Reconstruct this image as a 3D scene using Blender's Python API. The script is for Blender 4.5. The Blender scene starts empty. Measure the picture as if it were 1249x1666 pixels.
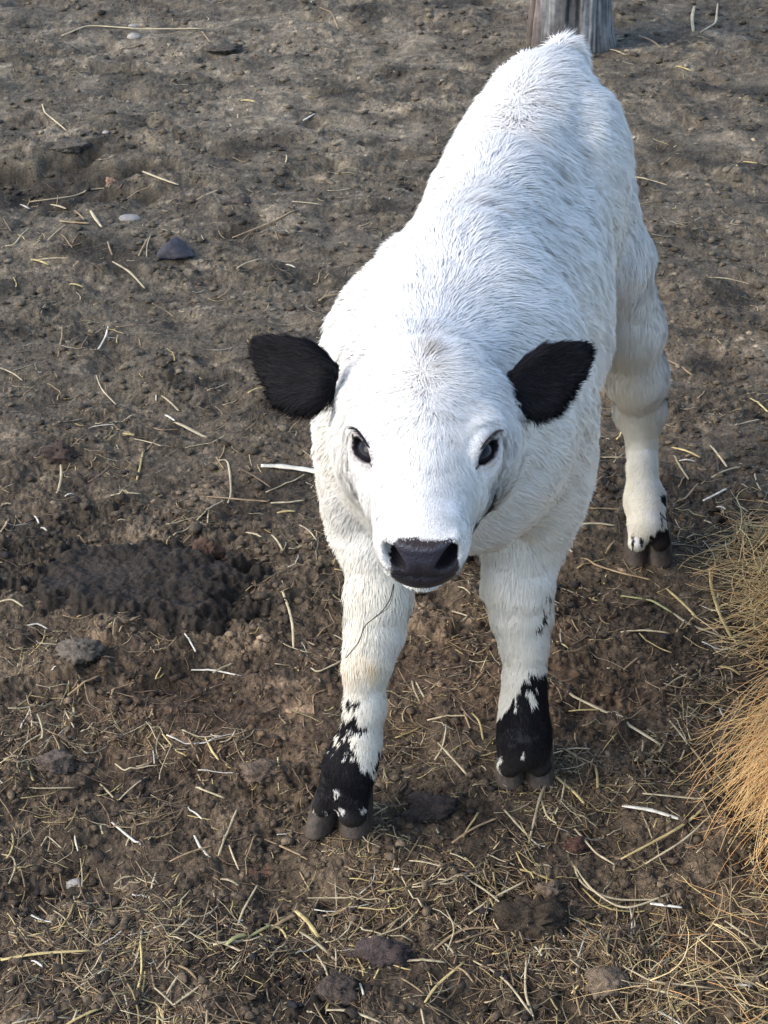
import bpy, math, random
import numpy as np
from mathutils import Vector

random.seed(7)
rng = np.random.default_rng(11)
np.seterr(over='ignore')

# ------------------------------------------------------------------ camera, world, sun, exposure
scene = bpy.context.scene
COL = scene.collection
W0, H0, FPX = 1249.0, 1666.0, 3000.0
PITCH = math.atan(1698.0 / FPX)
CAMH = 1.39 * math.cos(PITCH)
SP, CP = math.sin(PITCH), math.cos(PITCH)

cam_data = bpy.data.cameras.new("camera")
cam = bpy.data.objects.new("camera", cam_data)
COL.objects.link(cam)
scene.camera = cam
cam.location = (0, 0, CAMH)
cam.rotation_euler = (math.pi / 2 - PITCH, 0, 0)
cam_data.sensor_fit = 'VERTICAL'
cam_data.sensor_height = 24.0
cam_data.lens = 24.0 * FPX / H0
cam_data.clip_start = 0.05
cam_data.clip_end = 500.0

SUN_EL, SUN_AZ = math.radians(38), math.radians(-112)   # azimuth measured from +Y towards +X
world = bpy.data.worlds.new("World")
scene.world = world
world.use_nodes = True
nt = world.node_tree
for n in list(nt.nodes):
    nt.nodes.remove(n)
sky = nt.nodes.new('ShaderNodeTexSky')
sky.sky_type = 'NISHITA'
sky.sun_disc = False
sky.sun_elevation = SUN_EL
sky.sun_rotation = SUN_AZ
sky.dust_density = 1.3
sky.air_density = 1.0
sky.ozone_density = 1.0
bg = nt.nodes.new('ShaderNodeBackground')
bg.inputs['Strength'].default_value = 0.138
wo = nt.nodes.new('ShaderNodeOutputWorld')
nt.links.new(sky.outputs[0], bg.inputs['Color'])
nt.links.new(bg.outputs[0], wo.inputs['Surface'])

sd = bpy.data.lights.new("sun", 'SUN')
sd.energy = 1.20
sd.angle = math.radians(38)
sd.color = (1.0, 0.93, 0.84)
sun = bpy.data.objects.new("sun", sd)
COL.objects.link(sun)
sdir = Vector((math.cos(SUN_EL) * math.sin(SUN_AZ), math.cos(SUN_EL) * math.cos(SUN_AZ), math.sin(SUN_EL)))
sun.rotation_euler = sdir.to_track_quat('Z', 'Y').to_euler()
sun.location = (-3, -1, 4)

scene.view_settings.view_transform = 'Standard'
scene.view_settings.look = 'None'
scene.view_settings.exposure = 1.46
scene.view_settings.gamma = 1.0
try:
    scene.cycles.max_bounces = 8
    scene.cycles.diffuse_bounces = 5
except Exception:
    pass

# ------------------------------------------------------------------ camera maths (photo pixels <-> world)
def ray_z(py, Y):
    return CAMH - Y * np.tan(PITCH + np.arctan((np.asarray(py, float) - 833.0) / FPX))

def depth(Y, z):
    return Y * CP + (CAMH - z) * SP

def PW(px, py, Y):
    z = float(ray_z(py, Y))
    return np.array([(px - 624.5) * depth(Y, z) / FPX, Y, z])

def GP(px, py, z=0.0):
    a = PITCH + math.atan((py - 833.0) / FPX)
    Y = (CAMH - z) / math.tan(a)
    return np.array([(px - 624.5) * depth(Y, z) / FPX, Y, z])

def toPX(P):
    d = P[..., 1] * CP + (CAMH - P[..., 2]) * SP
    u = P[..., 1] * SP + (P[..., 2] - CAMH) * CP
    return 624.5 + FPX * P[..., 0] / d, 833.0 - FPX * u / d

# ------------------------------------------------------------------ noise
def _hash(ix, iy, iz, seed):
    if True:
        h = (ix.astype(np.uint32) * np.uint32(374761393) + iy.astype(np.uint32) * np.uint32(668265263)
             + iz.astype(np.uint32) * np.uint32(2246822519) + np.uint32((seed * 3266489917) & 0xffffffff))
        h = (h ^ (h >> np.uint32(13))) * np.uint32(1274126177)
        h = h ^ (h >> np.uint32(16))
    return h.astype(np.float32) / np.float32(4294967295.0)

def noise3(x, y, z, seed=0):
    x = np.asarray(x, np.float64) + 1000; y = np.asarray(y, np.float64) + 1000; z = np.asarray(z, np.float64) + 1000
    x, y, z = np.broadcast_arrays(x, y, z)
    ix, iy, iz = np.floor(x).astype(np.int64), np.floor(y).astype(np.int64), np.floor(z).astype(np.int64)
    fx, fy, fz = x - ix, y - iy, z - iz
    fx = fx * fx * (3 - 2 * fx); fy = fy * fy * (3 - 2 * fy); fz = fz * fz * (3 - 2 * fz)
    r = 0
    for a in (0, 1):
        for b in (0, 1):
            for c in (0, 1):
                w = (fx if a else 1 - fx) * (fy if b else 1 - fy) * (fz if c else 1 - fz)
                r = r + w * _hash(ix + a, iy + b, iz + c, seed)
    return r * 2 - 1

def noise2(x, y, seed=0):
    """gradient noise, each seed on its own rotated lattice so that octaves never line up"""
    x = np.asarray(x, np.float64); y = np.asarray(y, np.float64)
    x, y = np.broadcast_arrays(x, y)
    a = seed * 2.399 + 0.4
    x, y = x * math.cos(a) - y * math.sin(a) + 1000.37 + seed * 3.1, x * math.sin(a) + y * math.cos(a) + 1000.71
    ix, iy = np.floor(x).astype(np.int64), np.floor(y).astype(np.int64)
    fx, fy = x - ix, y - iy
    ux = fx ** 3 * (fx * (fx * 6 - 15) + 10); uy = fy ** 3 * (fy * (fy * 6 - 15) + 10)
    z = np.zeros_like(ix)
    r = 0
    for p in (0, 1):
        for q in (0, 1):
            th = _hash(ix + p, iy + q, z, seed) * (2 * math.pi)
            g = np.cos(th) * (fx - p) + np.sin(th) * (fy - q)
            r = r + (ux if p else 1 - ux) * (uy if q else 1 - uy) * g
    return np.clip(r * 1.55, -1, 1)

def lumps2(x, y, cell, seed, fill=0.6, flat=0.55):
    """height of half-buried crumbs of soil, about one per cell"""
    x = np.asarray(x, np.float64) / cell + 500; y = np.asarray(y, np.float64) / cell + 500
    ix, iy = np.floor(x).astype(np.int64), np.floor(y).astype(np.int64)
    h = np.zeros(x.shape)
    z = np.zeros_like(ix)
    for a in (-1, 0, 1):
        for b in (-1, 0, 1):
            cx, cy = ix + a, iy + b
            jx = cx + _hash(cx, cy, z, seed); jy = cy + _hash(cx, cy, z, seed + 1)
            rr = 0.30 + 0.42 * _hash(cx, cy, z, seed + 2)
            on = _hash(cx, cy, z, seed + 3) < fill
            th = _hash(cx, cy, z, seed + 4) * 3.14159; el = 0.62 + 0.38 * _hash(cx, cy, z, seed + 5)
            dx, dy = x - jx, y - jy
            u = (dx * np.cos(th) + dy * np.sin(th)); v = (-dx * np.sin(th) + dy * np.cos(th)) / el
            q = 1 - (u * u + v * v) / (rr * rr)
            h = np.maximum(h, np.where(on & (q > 0), np.maximum(q, 0) ** 0.6 * rr * flat, 0))
    return h * cell

def sstep(a, b, x):
    t = np.clip((x - a) / (b - a), 0, 1)
    return t * t * (3 - 2 * t)

# ------------------------------------------------------------------ mesh helpers
def np_mesh(name, V, faces_flat, counts, mat=None, col=None, attrs=None, smooth=True):
    me = bpy.data.meshes.new(name)
    V = np.ascontiguousarray(V, np.float32)
    me.vertices.add(len(V))
    me.vertices.foreach_set('co', V.ravel())
    counts = np.asarray(counts, np.int32)
    me.loops.add(len(faces_flat))
    me.loops.foreach_set('vertex_index', np.asarray(faces_flat, np.int32))
    me.polygons.add(len(counts))
    starts = np.zeros(len(counts), np.int32)
    starts[1:] = np.cumsum(counts)[:-1]
    me.polygons.foreach_set('loop_start', starts)
    if smooth:
        me.polygons.foreach_set('use_smooth', np.ones(len(counts), bool))
    if col is not None:
        c = np.ones((len(V), 4), np.float32)
        c[:, :3] = col
        a = me.color_attributes.new('col', 'FLOAT_COLOR', 'POINT')
        a.data.foreach_set('color', c.ravel())
    if attrs:
        for k, v in attrs.items():
            v = np.asarray(v, np.float32)
            if v.ndim == 2:
                a = me.attributes.new(k, 'FLOAT_VECTOR', 'POINT')
                a.data.foreach_set('vector', v.ravel())
            else:
                a = me.attributes.new(k, 'FLOAT', 'POINT')
                a.data.foreach_set('value', v.ravel())
    me.update()
    me.validate(verbose=False)
    if mat:
        me.materials.append(mat)
    return me

def link(name, me, parent=None, loc=None):
    o = bpy.data.objects.new(name, me)
    COL.objects.link(o)
    if loc is not None:
        o.location = tuple(float(v) for v in loc)
    if parent is not None:
        o.parent = parent
    return o

def tag(o, label=None, cat=None, group=None, kind=None):
    if label: o['label'] = label
    if cat: o['category'] = cat
    if group: o['group'] = group
    if kind: o['kind'] = kind
    return o

def newmat(name):
    m = bpy.data.materials.new(name)
    m.use_nodes = True
    for n in list(m.node_tree.nodes):
        m.node_tree.nodes.remove(n)
    return m, m.node_tree.nodes, m.node_tree.links

# ------------------------------------------------------------------ materials
def mat_attr(name, rough=0.8, spec=0.2, bump=None, cnoise=None, gloss_attr=False, transl=0.0, use_nrm=False):
    m, N, L = newmat(name)
    out = N.new('ShaderNodeOutputMaterial')
    at = N.new('ShaderNodeAttribute'); at.attribute_name = 'col'
    p = N.new('ShaderNodeBsdfPrincipled')
    p.inputs['Roughness'].default_value = rough
    p.inputs['Specular IOR Level'].default_value = spec
    csock = at.outputs['Color']
    tc = N.new('ShaderNodeTexCoord')
    if cnoise:
        sc, amt = cnoise
        nz = N.new('ShaderNodeTexNoise'); nz.inputs['Scale'].default_value = sc; nz.inputs['Detail'].default_value = 5
        L.new(tc.outputs['Object'], nz.inputs['Vector'])
        mr = N.new('ShaderNodeMapRange'); mr.inputs[1].default_value = 0.3; mr.inputs[2].default_value = 0.7
        mr.inputs[3].default_value = 1 - amt; mr.inputs[4].default_value = 1 + amt
        L.new(nz.outputs['Fac'], mr.inputs[0])
        mx = N.new('ShaderNodeVectorMath'); mx.operation = 'SCALE'
        L.new(csock, mx.inputs[0]); L.new(mr.outputs[0], mx.inputs['Scale'])
        csock = mx.outputs[0]
    L.new(csock, p.inputs['Base Color'])
    if gloss_attr:
        g = N.new('ShaderNodeAttribute'); g.attribute_name = 'gloss'
        r = N.new('ShaderNodeMapRange'); r.inputs[3].default_value = rough; r.inputs[4].default_value = 0.33
        L.new(g.outputs['Fac'], r.inputs[0]); L.new(r.outputs[0], p.inputs['Roughness'])
        r2 = N.new('ShaderNodeMapRange'); r2.inputs[3].default_value = spec; r2.inputs[4].default_value = 0.55
        L.new(g.outputs['Fac'], r2.inputs[0]); L.new(r2.outputs[0], p.inputs['Specular IOR Level'])
    if bump:
        prev = None
        for sc, dist, det in bump:
            nz = N.new('ShaderNodeTexNoise'); nz.inputs['Scale'].default_value = sc; nz.inputs['Detail'].default_value = det
            nz.inputs['Roughness'].default_value = 0.65
            L.new(tc.outputs['Object'], nz.inputs['Vector'])
            b = N.new('ShaderNodeBump'); b.inputs['Strength'].default_value = 1.0; b.inputs['Distance'].default_value = dist
            L.new(nz.outputs['Fac'], b.inputs['Height'])
            if prev: L.new(prev.outputs[0], b.inputs['Normal'])
            prev = b
        L.new(prev.outputs[0], p.inputs['Normal'])
    nat = None
    if use_nrm:
        nat = N.new('ShaderNodeAttribute'); nat.attribute_name = 'nrm'
        L.new(nat.outputs['Vector'], p.inputs['Normal'])
    if transl > 0:
        t = N.new('ShaderNodeBsdfTranslucent'); L.new(csock, t.inputs['Color'])
        if nat: L.new(nat.outputs['Vector'], t.inputs['Normal'])
        ms = N.new('ShaderNodeMixShader'); ms.inputs[0].default_value = transl
        L.new(p.outputs[0], ms.inputs[1]); L.new(t.outputs[0], ms.inputs[2])
        L.new(ms.outputs[0], out.inputs[0])
    else:
        L.new(p.outputs[0], out.inputs[0])
    return m

M_ground = mat_attr('mud', rough=0.85, spec=0.25, bump=[(26, 0.006, 8), (130, 0.005, 6), (420, 0.0025, 4)], cnoise=(240, 0.38))
M_clod = mat_attr('mud_clod', rough=0.8, spec=0.25, bump=[(160, 0.004, 5), (500, 0.0015, 3)], cnoise=(300, 0.35))
M_wet = mat_attr('damp_dung', rough=0.7, spec=0.12, bump=[(110, 0.004, 5), (420, 0.0015, 3)], cnoise=(200, 0.3))
M_straw = mat_attr('straw', rough=0.55, spec=0.35, cnoise=(700, 0.22), transl=0.12)
M_skin = mat_attr('calf_skin', rough=0.75, spec=0.2, bump=[(420, 0.0011, 2), (1100, 0.0005, 3)], gloss_attr=True)
M_fur = mat_attr('calf_fur', rough=0.7, spec=0.08, transl=0.28, use_nrm=True)
M_hoof = mat_attr('hoof_horn', rough=0.6, spec=0.3, bump=[(260, 0.0012, 5)], cnoise=(180, 0.3))
M_stone = mat_attr('stone', rough=0.7, spec=0.3, bump=[(220, 0.002, 5)], cnoise=(160, 0.2))
M_wood = mat_attr('weathered_wood', rough=0.85, spec=0.15, bump=[(90, 0.003, 6)], cnoise=(60, 0.25))

def mat_eye():
    m, N, L = newmat('calf_eye')
    out = N.new('ShaderNodeOutputMaterial'); p = N.new('ShaderNodeBsdfPrincipled')
    p.inputs['Base Color'].default_value = (0.010, 0.010, 0.014, 1)
    p.inputs['Roughness'].default_value = 0.04
    p.inputs['Specular IOR Level'].default_value = 0.13
    L.new(p.outputs[0], out.inputs[0])
    return m
M_eye = mat_eye()

# ------------------------------------------------------------------ ground
PATCH = GP(232, 945)          # dark trampled dung patch
HOLLOW = GP(55, 285)
FEET = [GP(555, 1350), GP(852, 1268), GP(1054, 905), GP(768, 905)]

def gh(x, y):
    x = np.asarray(x, float); y = np.asarray(y, float)
    h = 0.010 * noise2(x * 2.2, y * 2.2, 1) + 0.007 * noise2(x * 6, y * 6, 2) + 0.007 * noise2(x * 14, y * 14, 12)
    wx = 0.010 * noise2(x * 45, y * 45, 31) + 0.004 * noise2(x * 130, y * 130, 33)
    wy = 0.010 * noise2(x * 45, y * 45, 32) + 0.004 * noise2(x * 130, y * 130, 34)
    lumpy = sstep(-0.45, 0.35, noise2(x * 3.6, y * 3.6, 5) + 0.5 * noise2(x * 9, y * 9, 9))
    far = sstep(2.3, 4.5, y)
    lumpy = (0.38 + 0.75 * lumpy) * (1 - 0.30 * sstep(1.8, 3.4, y))
    h = h + lumpy * (0.62 * lumps2(x + wx, y + wy, 0.050, 100, 0.30, 0.50) + 0.62 * lumps2(x + wx, y - wy, 0.024, 110, 0.50, 0.55)
                     + 0.62 * lumps2(x - wx * 0.6, y + wy * 0.6, 0.0115, 120, 0.65, 0.6))
    h = h + (0.45 + 0.55 * lumpy) * (1 - 0.42 * sstep(1.8, 3.4, y)) * (0.0032 * noise2(x * 55 + 3 * wx, y * 80, 6) + 0.0026 * noise2(x * 130, y * 160, 7) - 0.0022 * np.abs(noise2(x * 230, y * 260, 13)) + 0.0013 * noise2(x * 380, y * 380, 10))
    q = noise2(x * 8 + 3, y * 8, 8)
    h = h - 0.013 * sstep(0.36, 0.75, q)
    wob_ = 0.35 * noise2(x * 9, y * 9, 14) + 0.2 * noise2(x * 25, y * 25, 15)
    hq = np.sqrt(((x - HOLLOW[0]) / 0.26) ** 2 + ((y - HOLLOW[1]) / 0.20) ** 2) + wob_
    h = h - 0.040 * sstep(1.0, 0.45, hq)
    out = sstep(0.02, 0.25, np.abs(x) - (0.50 + 0.24 * (np.clip(y, 0.7, 5.4) - 1.2))) 
    out = np.maximum(out, np.maximum(sstep(5.3, 5.9, y), sstep(0.74, 0.45, y)))
    h = h * (1 - out) + out * 0.012 * noise2(x * 1.3, y * 1.3, 1)
    for f in FEET:
        r2 = ((x - f[0]) ** 2 + (y - f[1]) ** 2) / 0.05 ** 2
        w = np.exp(-r2)
        h = h * (1 - 0.8 * w) + 0.005 * w
    r2 = ((x - PATCH[0]) / 0.15) ** 2 + ((y - PATCH[1]) / 0.10) ** 2
    return h - 0.009

_GX0, _GY0, _GS = -0.15, 0.95, 0.0025
_gxx, _gyy = np.meshgrid(_GX0 + _GS * np.arange(420), _GY0 + _GS * np.arange(560))
_GG = gh(_gxx, _gyy)
def gh1(x, y):
    i = min(max(int((x - _GX0) / _GS), 0), 418); j = min(max(int((y - _GY0) / _GS), 0), 558)
    return float(_GG[j, i])

def ground_color(x, y):
    px, py = toPX(np.stack([x, y, np.zeros_like(x)], -1))
    n1 = noise2(x * 3.3, y * 3.3, 21); n2 = noise2(x * 11, y * 11, 22); n3 = noise2(x * 45, y * 45, 23)
    n4 = noise2(x * 140, y * 140, 24)
    t = sstep(250, 1150, py + 0.12 * (px - 600) + 90 * n1)
    grey = np.array([0.114, 0.093, 0.064]); brown = np.array([0.094, 0.068, 0.043])
    c = grey[None] * (1 - t[:, None]) + brown[None] * t[:, None]
    dry = sstep(0.25, 0.7, n1 * 0.6 + 0.6 * n2 + 0.35 * np.exp(-(((px - 450) / 330) ** 2 + ((py - 90) / 110) ** 2)) * 2.2)
    c = c * (1 + 0.55 * dry[:, None])
    red = np.exp(-(((px - 330) / 190) ** 2 + ((py - 1165) / 90) ** 2)) + 0.8 * np.exp(-(((px - 760) / 190) ** 2 + ((py - 1080) / 80) ** 2)) \
        + 0.7 * np.exp(-(((px - 1000) / 140) ** 2 + ((py - 1130) / 60) ** 2))
    c = c * (1 + red[:, None] * np.array([0.18, 0.04, -0.03])[None])
    n5 = noise2(x * 60, y * 95, 28)
    c = c * (1 + 0.30 * n2[:, None] + 0.34 * n3[:, None] + 0.30 * n4[:, None] + 0.30 * n5[:, None])
    dark = sstep(0.15, 0.7, noise2(x * 7 + 9, y * 7, 25))
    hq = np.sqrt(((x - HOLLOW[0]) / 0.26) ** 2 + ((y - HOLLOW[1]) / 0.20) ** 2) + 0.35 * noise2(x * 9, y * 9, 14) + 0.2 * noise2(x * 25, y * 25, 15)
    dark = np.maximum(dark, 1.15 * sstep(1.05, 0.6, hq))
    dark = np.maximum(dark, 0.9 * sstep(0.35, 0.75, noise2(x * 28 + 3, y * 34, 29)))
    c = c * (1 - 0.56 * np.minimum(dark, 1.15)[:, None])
    lite = sstep(0.30, 0.7, noise2(x * 34 + 7, y * 40, 30))
    c = c * (1 + 0.75 * lite[:, None])
    specks = sstep(0.62, 0.8, noise2(x * 260, y * 260, 27))
    c = c * (1 + 0.9 * specks[:, None])
    out = sstep(0.02, 0.25, np.abs(x) - (0.50 + 0.24 * (np.clip(y, 0.7, 5.4) - 1.2)))
    out = np.maximum(out, np.maximum(sstep(5.3, 5.9, y), sstep(0.74, 0.45, y)))[:, None]
    c = c * (1 - out) + out * np.array([0.105, 0.086, 0.062])[None]
    return np.clip(c, 0.012, 0.6)

def build_ground():
    ys = [0.72]
    while ys[-1] < 5.4:
        ys.append(ys[-1] + 0.0021 * (ys[-1] / 1.2) ** 1.15)
    step = 0.012
    while ys[-1] < 90:
        ys.append(ys[-1] + step); step *= 1.25
    pre = []; yv = 0.72; step = 0.01
    while yv > -40:
        yv -= step; step *= 1.35; pre.append(yv)
    ys = np.array(pre[::-1] + ys)
    us = np.linspace(-1, 1, 880)
    ext = 1 + np.cumsum(0.004 * 1.3 ** np.arange(36))
    us = np.concatenate([-ext[::-1], us, ext])
    halfw = np.where(ys > 0.72, 0.50 + 0.24 * (np.minimum(ys, 5.4) - 1.2).clip(-0.5), 0.385)
    X = us[None, :] * halfw[:, None]
    Y = np.broadcast_to(ys[:, None], X.shape)
    x, y = X.ravel(), Y.ravel()
    z = gh(x, y)
    nr, nc = X.shape
    idx = np.arange(nr * nc).reshape(nr, nc)
    F = np.stack([idx[:-1, :-1], idx[:-1, 1:], idx[1:, 1:], idx[1:, :-1]], -1).reshape(-1, 4)
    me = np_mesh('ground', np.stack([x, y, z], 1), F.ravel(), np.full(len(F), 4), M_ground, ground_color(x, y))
    o = link('ground', me)
    tag(o, kind='structure')
build_ground()

# ------------------------------------------------------------------ lumps (clods, stones, crumbs)
def ico(sub):
    import bmesh
    bm = bmesh.new()
    bmesh.ops.create_icosphere(bm, subdivisions=sub, radius=1.0)
    V = np.array([v.co[:] for v in bm.verts]); F = np.array([[v.index for v in f.verts] for f in bm.faces])
    bm.free()
    return V, F
ICO1, ICO2, ICO4, ICO5 = ico(1), ico(2), ico(4), ico(5)

def lump(semi, seed, rough=0.3, freq=1.6, base=ICO4, fine=0.12, squash=0.6, angular=False):
    V, F = base
    n = noise3(V[:, 0] * freq, V[:, 1] * freq, V[:, 2] * freq, seed)
    n2_ = np.abs(noise3(V[:, 0] * freq * 3, V[:, 1] * freq * 3, V[:, 2] * freq * 3, seed + 1))
    n3_ = noise3(V[:, 0] * freq * 8, V[:, 1] * freq * 8, V[:, 2] * freq * 8, seed + 2)
    r = 1 + rough * n + fine * 2 * n2_ + fine * 0.5 * n3_
    P = V * r[:, None]
    P[:, 2] = np.where(P[:, 2] < 0, P[:, 2] * squash, P[:, 2])
    return P * np.array(semi)[None], F

# ------------------------------------------------------------------ SDF calf
class Prim:
    def __init__(s, kind, k, dirv, length, a=None, ra=0, b=None, rb=0, R=None, semi=None, reg=0):
        s.kind, s.k, s.dir, s.len, s.a, s.ra, s.b, s.rb, s.R, s.semi, s.reg = kind, k, dirv, length, a, ra, b, rb, R, semi, reg
    def d(s, P):
        if s.kind == 'cap':
            ab = s.b - s.a
            t = np.clip(((P - s.a) @ ab) / (ab @ ab), 0, 1)
            q = P - s.a - t[:, None] * ab
            return np.sqrt((q * q).sum(1)) - (s.ra + (s.rb - s.ra) * t)
        q = (P - s.a) @ s.R.T
        k0 = np.sqrt(((q / s.semi) ** 2).sum(1)); k1 = np.sqrt(((q / s.semi ** 2) ** 2).sum(1)) + 1e-9
        return k0 * (k0 - 1.0) / k1

def smin(a, b, k):
    h = np.clip(0.5 + 0.5 * (b - a) / k, 0, 1)
    return b + (a - b) * h - k * h * (1 - h)

def smax(a, b, k):
    return -smin(-a, -b, k)

def unit(v):
    v = np.asarray(v, float); return v / np.linalg.norm(v)

def frame(fwd, up=(0, 0, 1)):
    f = unit(fwd); r = unit(np.cross(f, up)); u = np.cross(r, f)
    return np.stack([r, f, u])      # rows: lateral, long, vertical

prims = []
REG_TRUNK, REG_LEG, REG_HEAD, REG_EAR, REG_TAIL = 0, 1, 2, 3, 4
BACK = unit([0.20, 0.97, -0.02])
TR = frame(BACK)

def ell(c, semi, R=TR, k=0.03, d=None, L=0.02, reg=REG_TRUNK):
    prims.append(Prim('ell', k, d, L, a=np.asarray(c, float), R=R, semi=np.asarray(semi, float), reg=reg))
def cap(a, ra, b, rb, k=0.02, d=None, L=0.01, reg=REG_LEG):
    prims.append(Prim('cap', k, d, L, a=np.asarray(a, float), ra=ra, b=np.asarray(b, float), rb=rb, reg=reg))

def chain(pts, k=0.02, L0=0.012, L1=0.006, reg=REG_LEG, shrink=0.004, d=(0, 0, -1)):
    W = []
    for px, py, Y, rp in pts:
        P = PW(px, py, Y)
        W.append((P, rp * depth(Y, P[2]) / FPX - shrink))
    for i in range(len(W) - 1):
        t = i / max(1, len(W) - 2)
        cap(W[i][0], W[i][1], W[i + 1][0], W[i + 1][1], k=k, d=np.array(d, float), L=L0 + (L1 - L0) * t, reg=reg)

# trunk
ell((0.068, 1.590, 0.432), (0.122, 0.130, 0.140), L=0.020)
ell((0.085, 1.660, 0.470), (0.095, 0.150, 0.118), L=0.020)
ell((0.118, 1.790, 0.425), (0.119, 0.190, 0.150), L=0.020)
ell((0.145, 1.930, 0.455), (0.105, 0.150, 0.140), L=0.020)
ell((0.180, 2.030, 0.505), (0.088, 0.120, 0.116), L=0.020)
ell((0.178, 2.080, 0.556), (0.046, 0.090, 0.058), L=0.018)
ell((0.200, 2.105, 0.596), (0.026, 0.045, 0.032), k=0.020, L=0.026)
# spine ridge
cap((0.070, 1.62, 0.555), 0.030, (0.110, 1.80, 0.560), 0.030, k=0.05, d=BACK, L=0.028, reg=REG_TRUNK)
cap((0.110, 1.80, 0.560), 0.030, (0.180, 2.05, 0.590), 0.030, k=0.05, d=BACK, L=0.030, reg=REG_TRUNK)
# hips
ell((0.228, 2.000, 0.495), (0.046, 0.100, 0.105), L=0.018)
ell((0.125, 2.010, 0.480), (0.045, 0.100, 0.105), L=0.018)
# neck
cap((0.035, 1.43, 0.505), 0.070, (0.060, 1.58, 0.470), 0.105, k=0.05, d=unit([0.1, 0.8, -0.5]), L=0.02, reg=REG_TRUNK)
cap((0.035, 1.42, 0.470), 0.052, (0.050, 1.50, 0.430), 0.080, k=0.05, d=unit([0.0, 0.5, -0.8]), L=0.02, reg=REG_TRUNK)
ell((0.058, 1.525, 0.415), (0.092, 0.070, 0.088), k=0.04, L=0.018)
# shoulders
ell((-0.020, 1.580, 0.380), (0.040, 0.070, 0.110), k=0.025, L=0.016)
ell((0.158, 1.610, 0.370), (0.048, 0.070, 0.115), k=0.025, L=0.018)

LEG_A = [(618, 770, 1.565, 74), (613, 880, 1.535, 57), (616, 970, 1.515, 52), (608, 1030, 1.505, 46), (597, 1085, 1.49, 37), (593, 1150, 1.48, 33), (585, 1205, 1.475, 36), (568, 1250, 1.465, 43), (561, 1285, 1.46, 40)]
LEG_B = [(852, 790, 1.63, 78), (847, 880, 1.60, 61), (844, 950, 1.585, 55), (848, 1005, 1.58, 47), (854, 1052, 1.57, 34), (852, 1105, 1.565, 34), (852, 1150, 1.56, 38), (852, 1195, 1.555, 43), (852, 1218, 1.55, 42)]
LEG_C = [(978, 335, 2.01, 56), (998, 420, 2.01, 62), (1023, 530, 2.035, 56), (1035, 610, 2.06, 49), (1042, 670, 2.085, 40), (1044, 725, 2.075, 23), (1045, 765, 2.05, 22), (1049, 815, 2.025, 33), (1053, 852, 2.00, 34)]
LEG_D = [(840, 430, 2.00, 60), (810, 600, 2.05, 50), (790, 700, 2.09, 36), (772, 760, 2.08, 27), (768, 820, 2.06, 27), (768, 850, 2.04, 33), (768, 872, 2.01, 32)]
chain(LEG_A, L0=0.014, L1=0.005)
chain(LEG_B, L0=0.014, L1=0.005)
chain(LEG_C, L0=0.016, L1=0.006)
chain(LEG_D, L0=0.014, L1=0.006)
# the two toes under each fetlock
chain([(548, 1275, 1.462, 30), (525, 1312, 1.458, 20)], k=0.008, L0=0.005, shrink=0.002)
chain([(572, 1275, 1.462, 32), (573, 1322, 1.452, 27)], k=0.006, L0=0.005, shrink=0.002)
chain([(838, 1210, 1.552, 30), (829, 1243, 1.545, 23)], k=0.006, L0=0.005, shrink=0.002)
chain([(866, 1210, 1.552, 30), (877, 1243, 1.545, 23)], k=0.006, L0=0.005, shrink=0.002)
chain([(1042, 855, 2.00, 24), (1036, 882, 1.99, 17)], k=0.006, L0=0.005, shrink=0.002)
chain([(1064, 855, 2.00, 24), (1074, 880, 1.99, 18)], k=0.006, L0=0.005, shrink=0.002)
chain([(760, 872, 2.01, 22), (752, 890, 2.00, 17)], k=0.006, L0=0.005, shrink=0.002)
chain([(778, 872, 2.01, 22), (785, 890, 2.00, 17)], k=0.006, L0=0.005, shrink=0.002)
# tail hanging behind
tl = [(0.212, 2.135, 0.615), (0.222, 2.185, 0.56), (0.228, 2.20, 0.42), (0.232, 2.195, 0.26)]
for i in range(3):
    cap(tl[i], 0.017 - 0.004 * i, tl[i + 1], 0.013 - 0.003 * i, k=0.015, d=np.array([0, 0.1, -1.0]), L=0.02 + 0.006 * i, reg=REG_TAIL)

# head frame
HE = PW(690, 735, 1.275)
hp = math.radians(18)
HR = unit([1.0, -0.045 * math.cos(hp), 0.0]); HA = unit([-0.045, -math.cos(hp), -math.sin(hp)]); HU = unit(np.cross(HR, HA)) * -1 if np.cross(HR, HA)[2] < 0 else unit(np.cross(HR, HA))
HM = np.stack([HR, HA, HU])
def hw(r, a, u): return HE + r * HR + a * HA + u * HU
def hell(r, a, u, sr, sa, su, k=0.018, L=0.010):
    ell(hw(r, a, u), (sr, sa, su), R=HM, k=k, L=L, reg=REG_HEAD)
hell(0, -0.062, -0.047, 0.061, 0.060, 0.052, k=0.03, L=0.016)
hell(0, -0.096, -0.036, 0.050, 0.036, 0.043, k=0.03, L=0.026)
hell(0, -0.020, -0.042, 0.050, 0.060, 0.038, k=0.025)
for s in (-1, 1):
    hell(s * 0.040, -0.042, -0.018, 0.017, 0.022, 0.016, k=0.014)
    hell(s * 0.031, -0.034, -0.052, 0.019, 0.038, 0.026, k=0.03, L=0.016)
    hell(s * 0.0200, 0.067, -0.035, 0.0115, 0.0195, 0.022, k=0.012, L=0.004)
cap(hw(0, -0.03, -0.020), 0.026, hw(0, 0.058, -0.021), 0.0215, k=0.025, d=None, L=0.008, reg=REG_HEAD)
cap(hw(0, -0.01, -0.052), 0.033, hw(0, 0.050, -0.040), 0.025, k=0.02, d=None, L=0.007, reg=REG_HEAD)
for s in (-1, 1):
    hell(s * 0.018, 0.026, -0.042, 0.018, 0.045, 0.026, k=0.022, L=0.009)
    hell(s * 0.046, -0.080, -0.075, 0.026, 0.040, 0.040, k=0.035, L=0.016)
for s in (-1, 1):
    hell(s * 0.026, -0.078, -0.088, 0.028, 0.040, 0.030, k=0.03, L=0.018)
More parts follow.
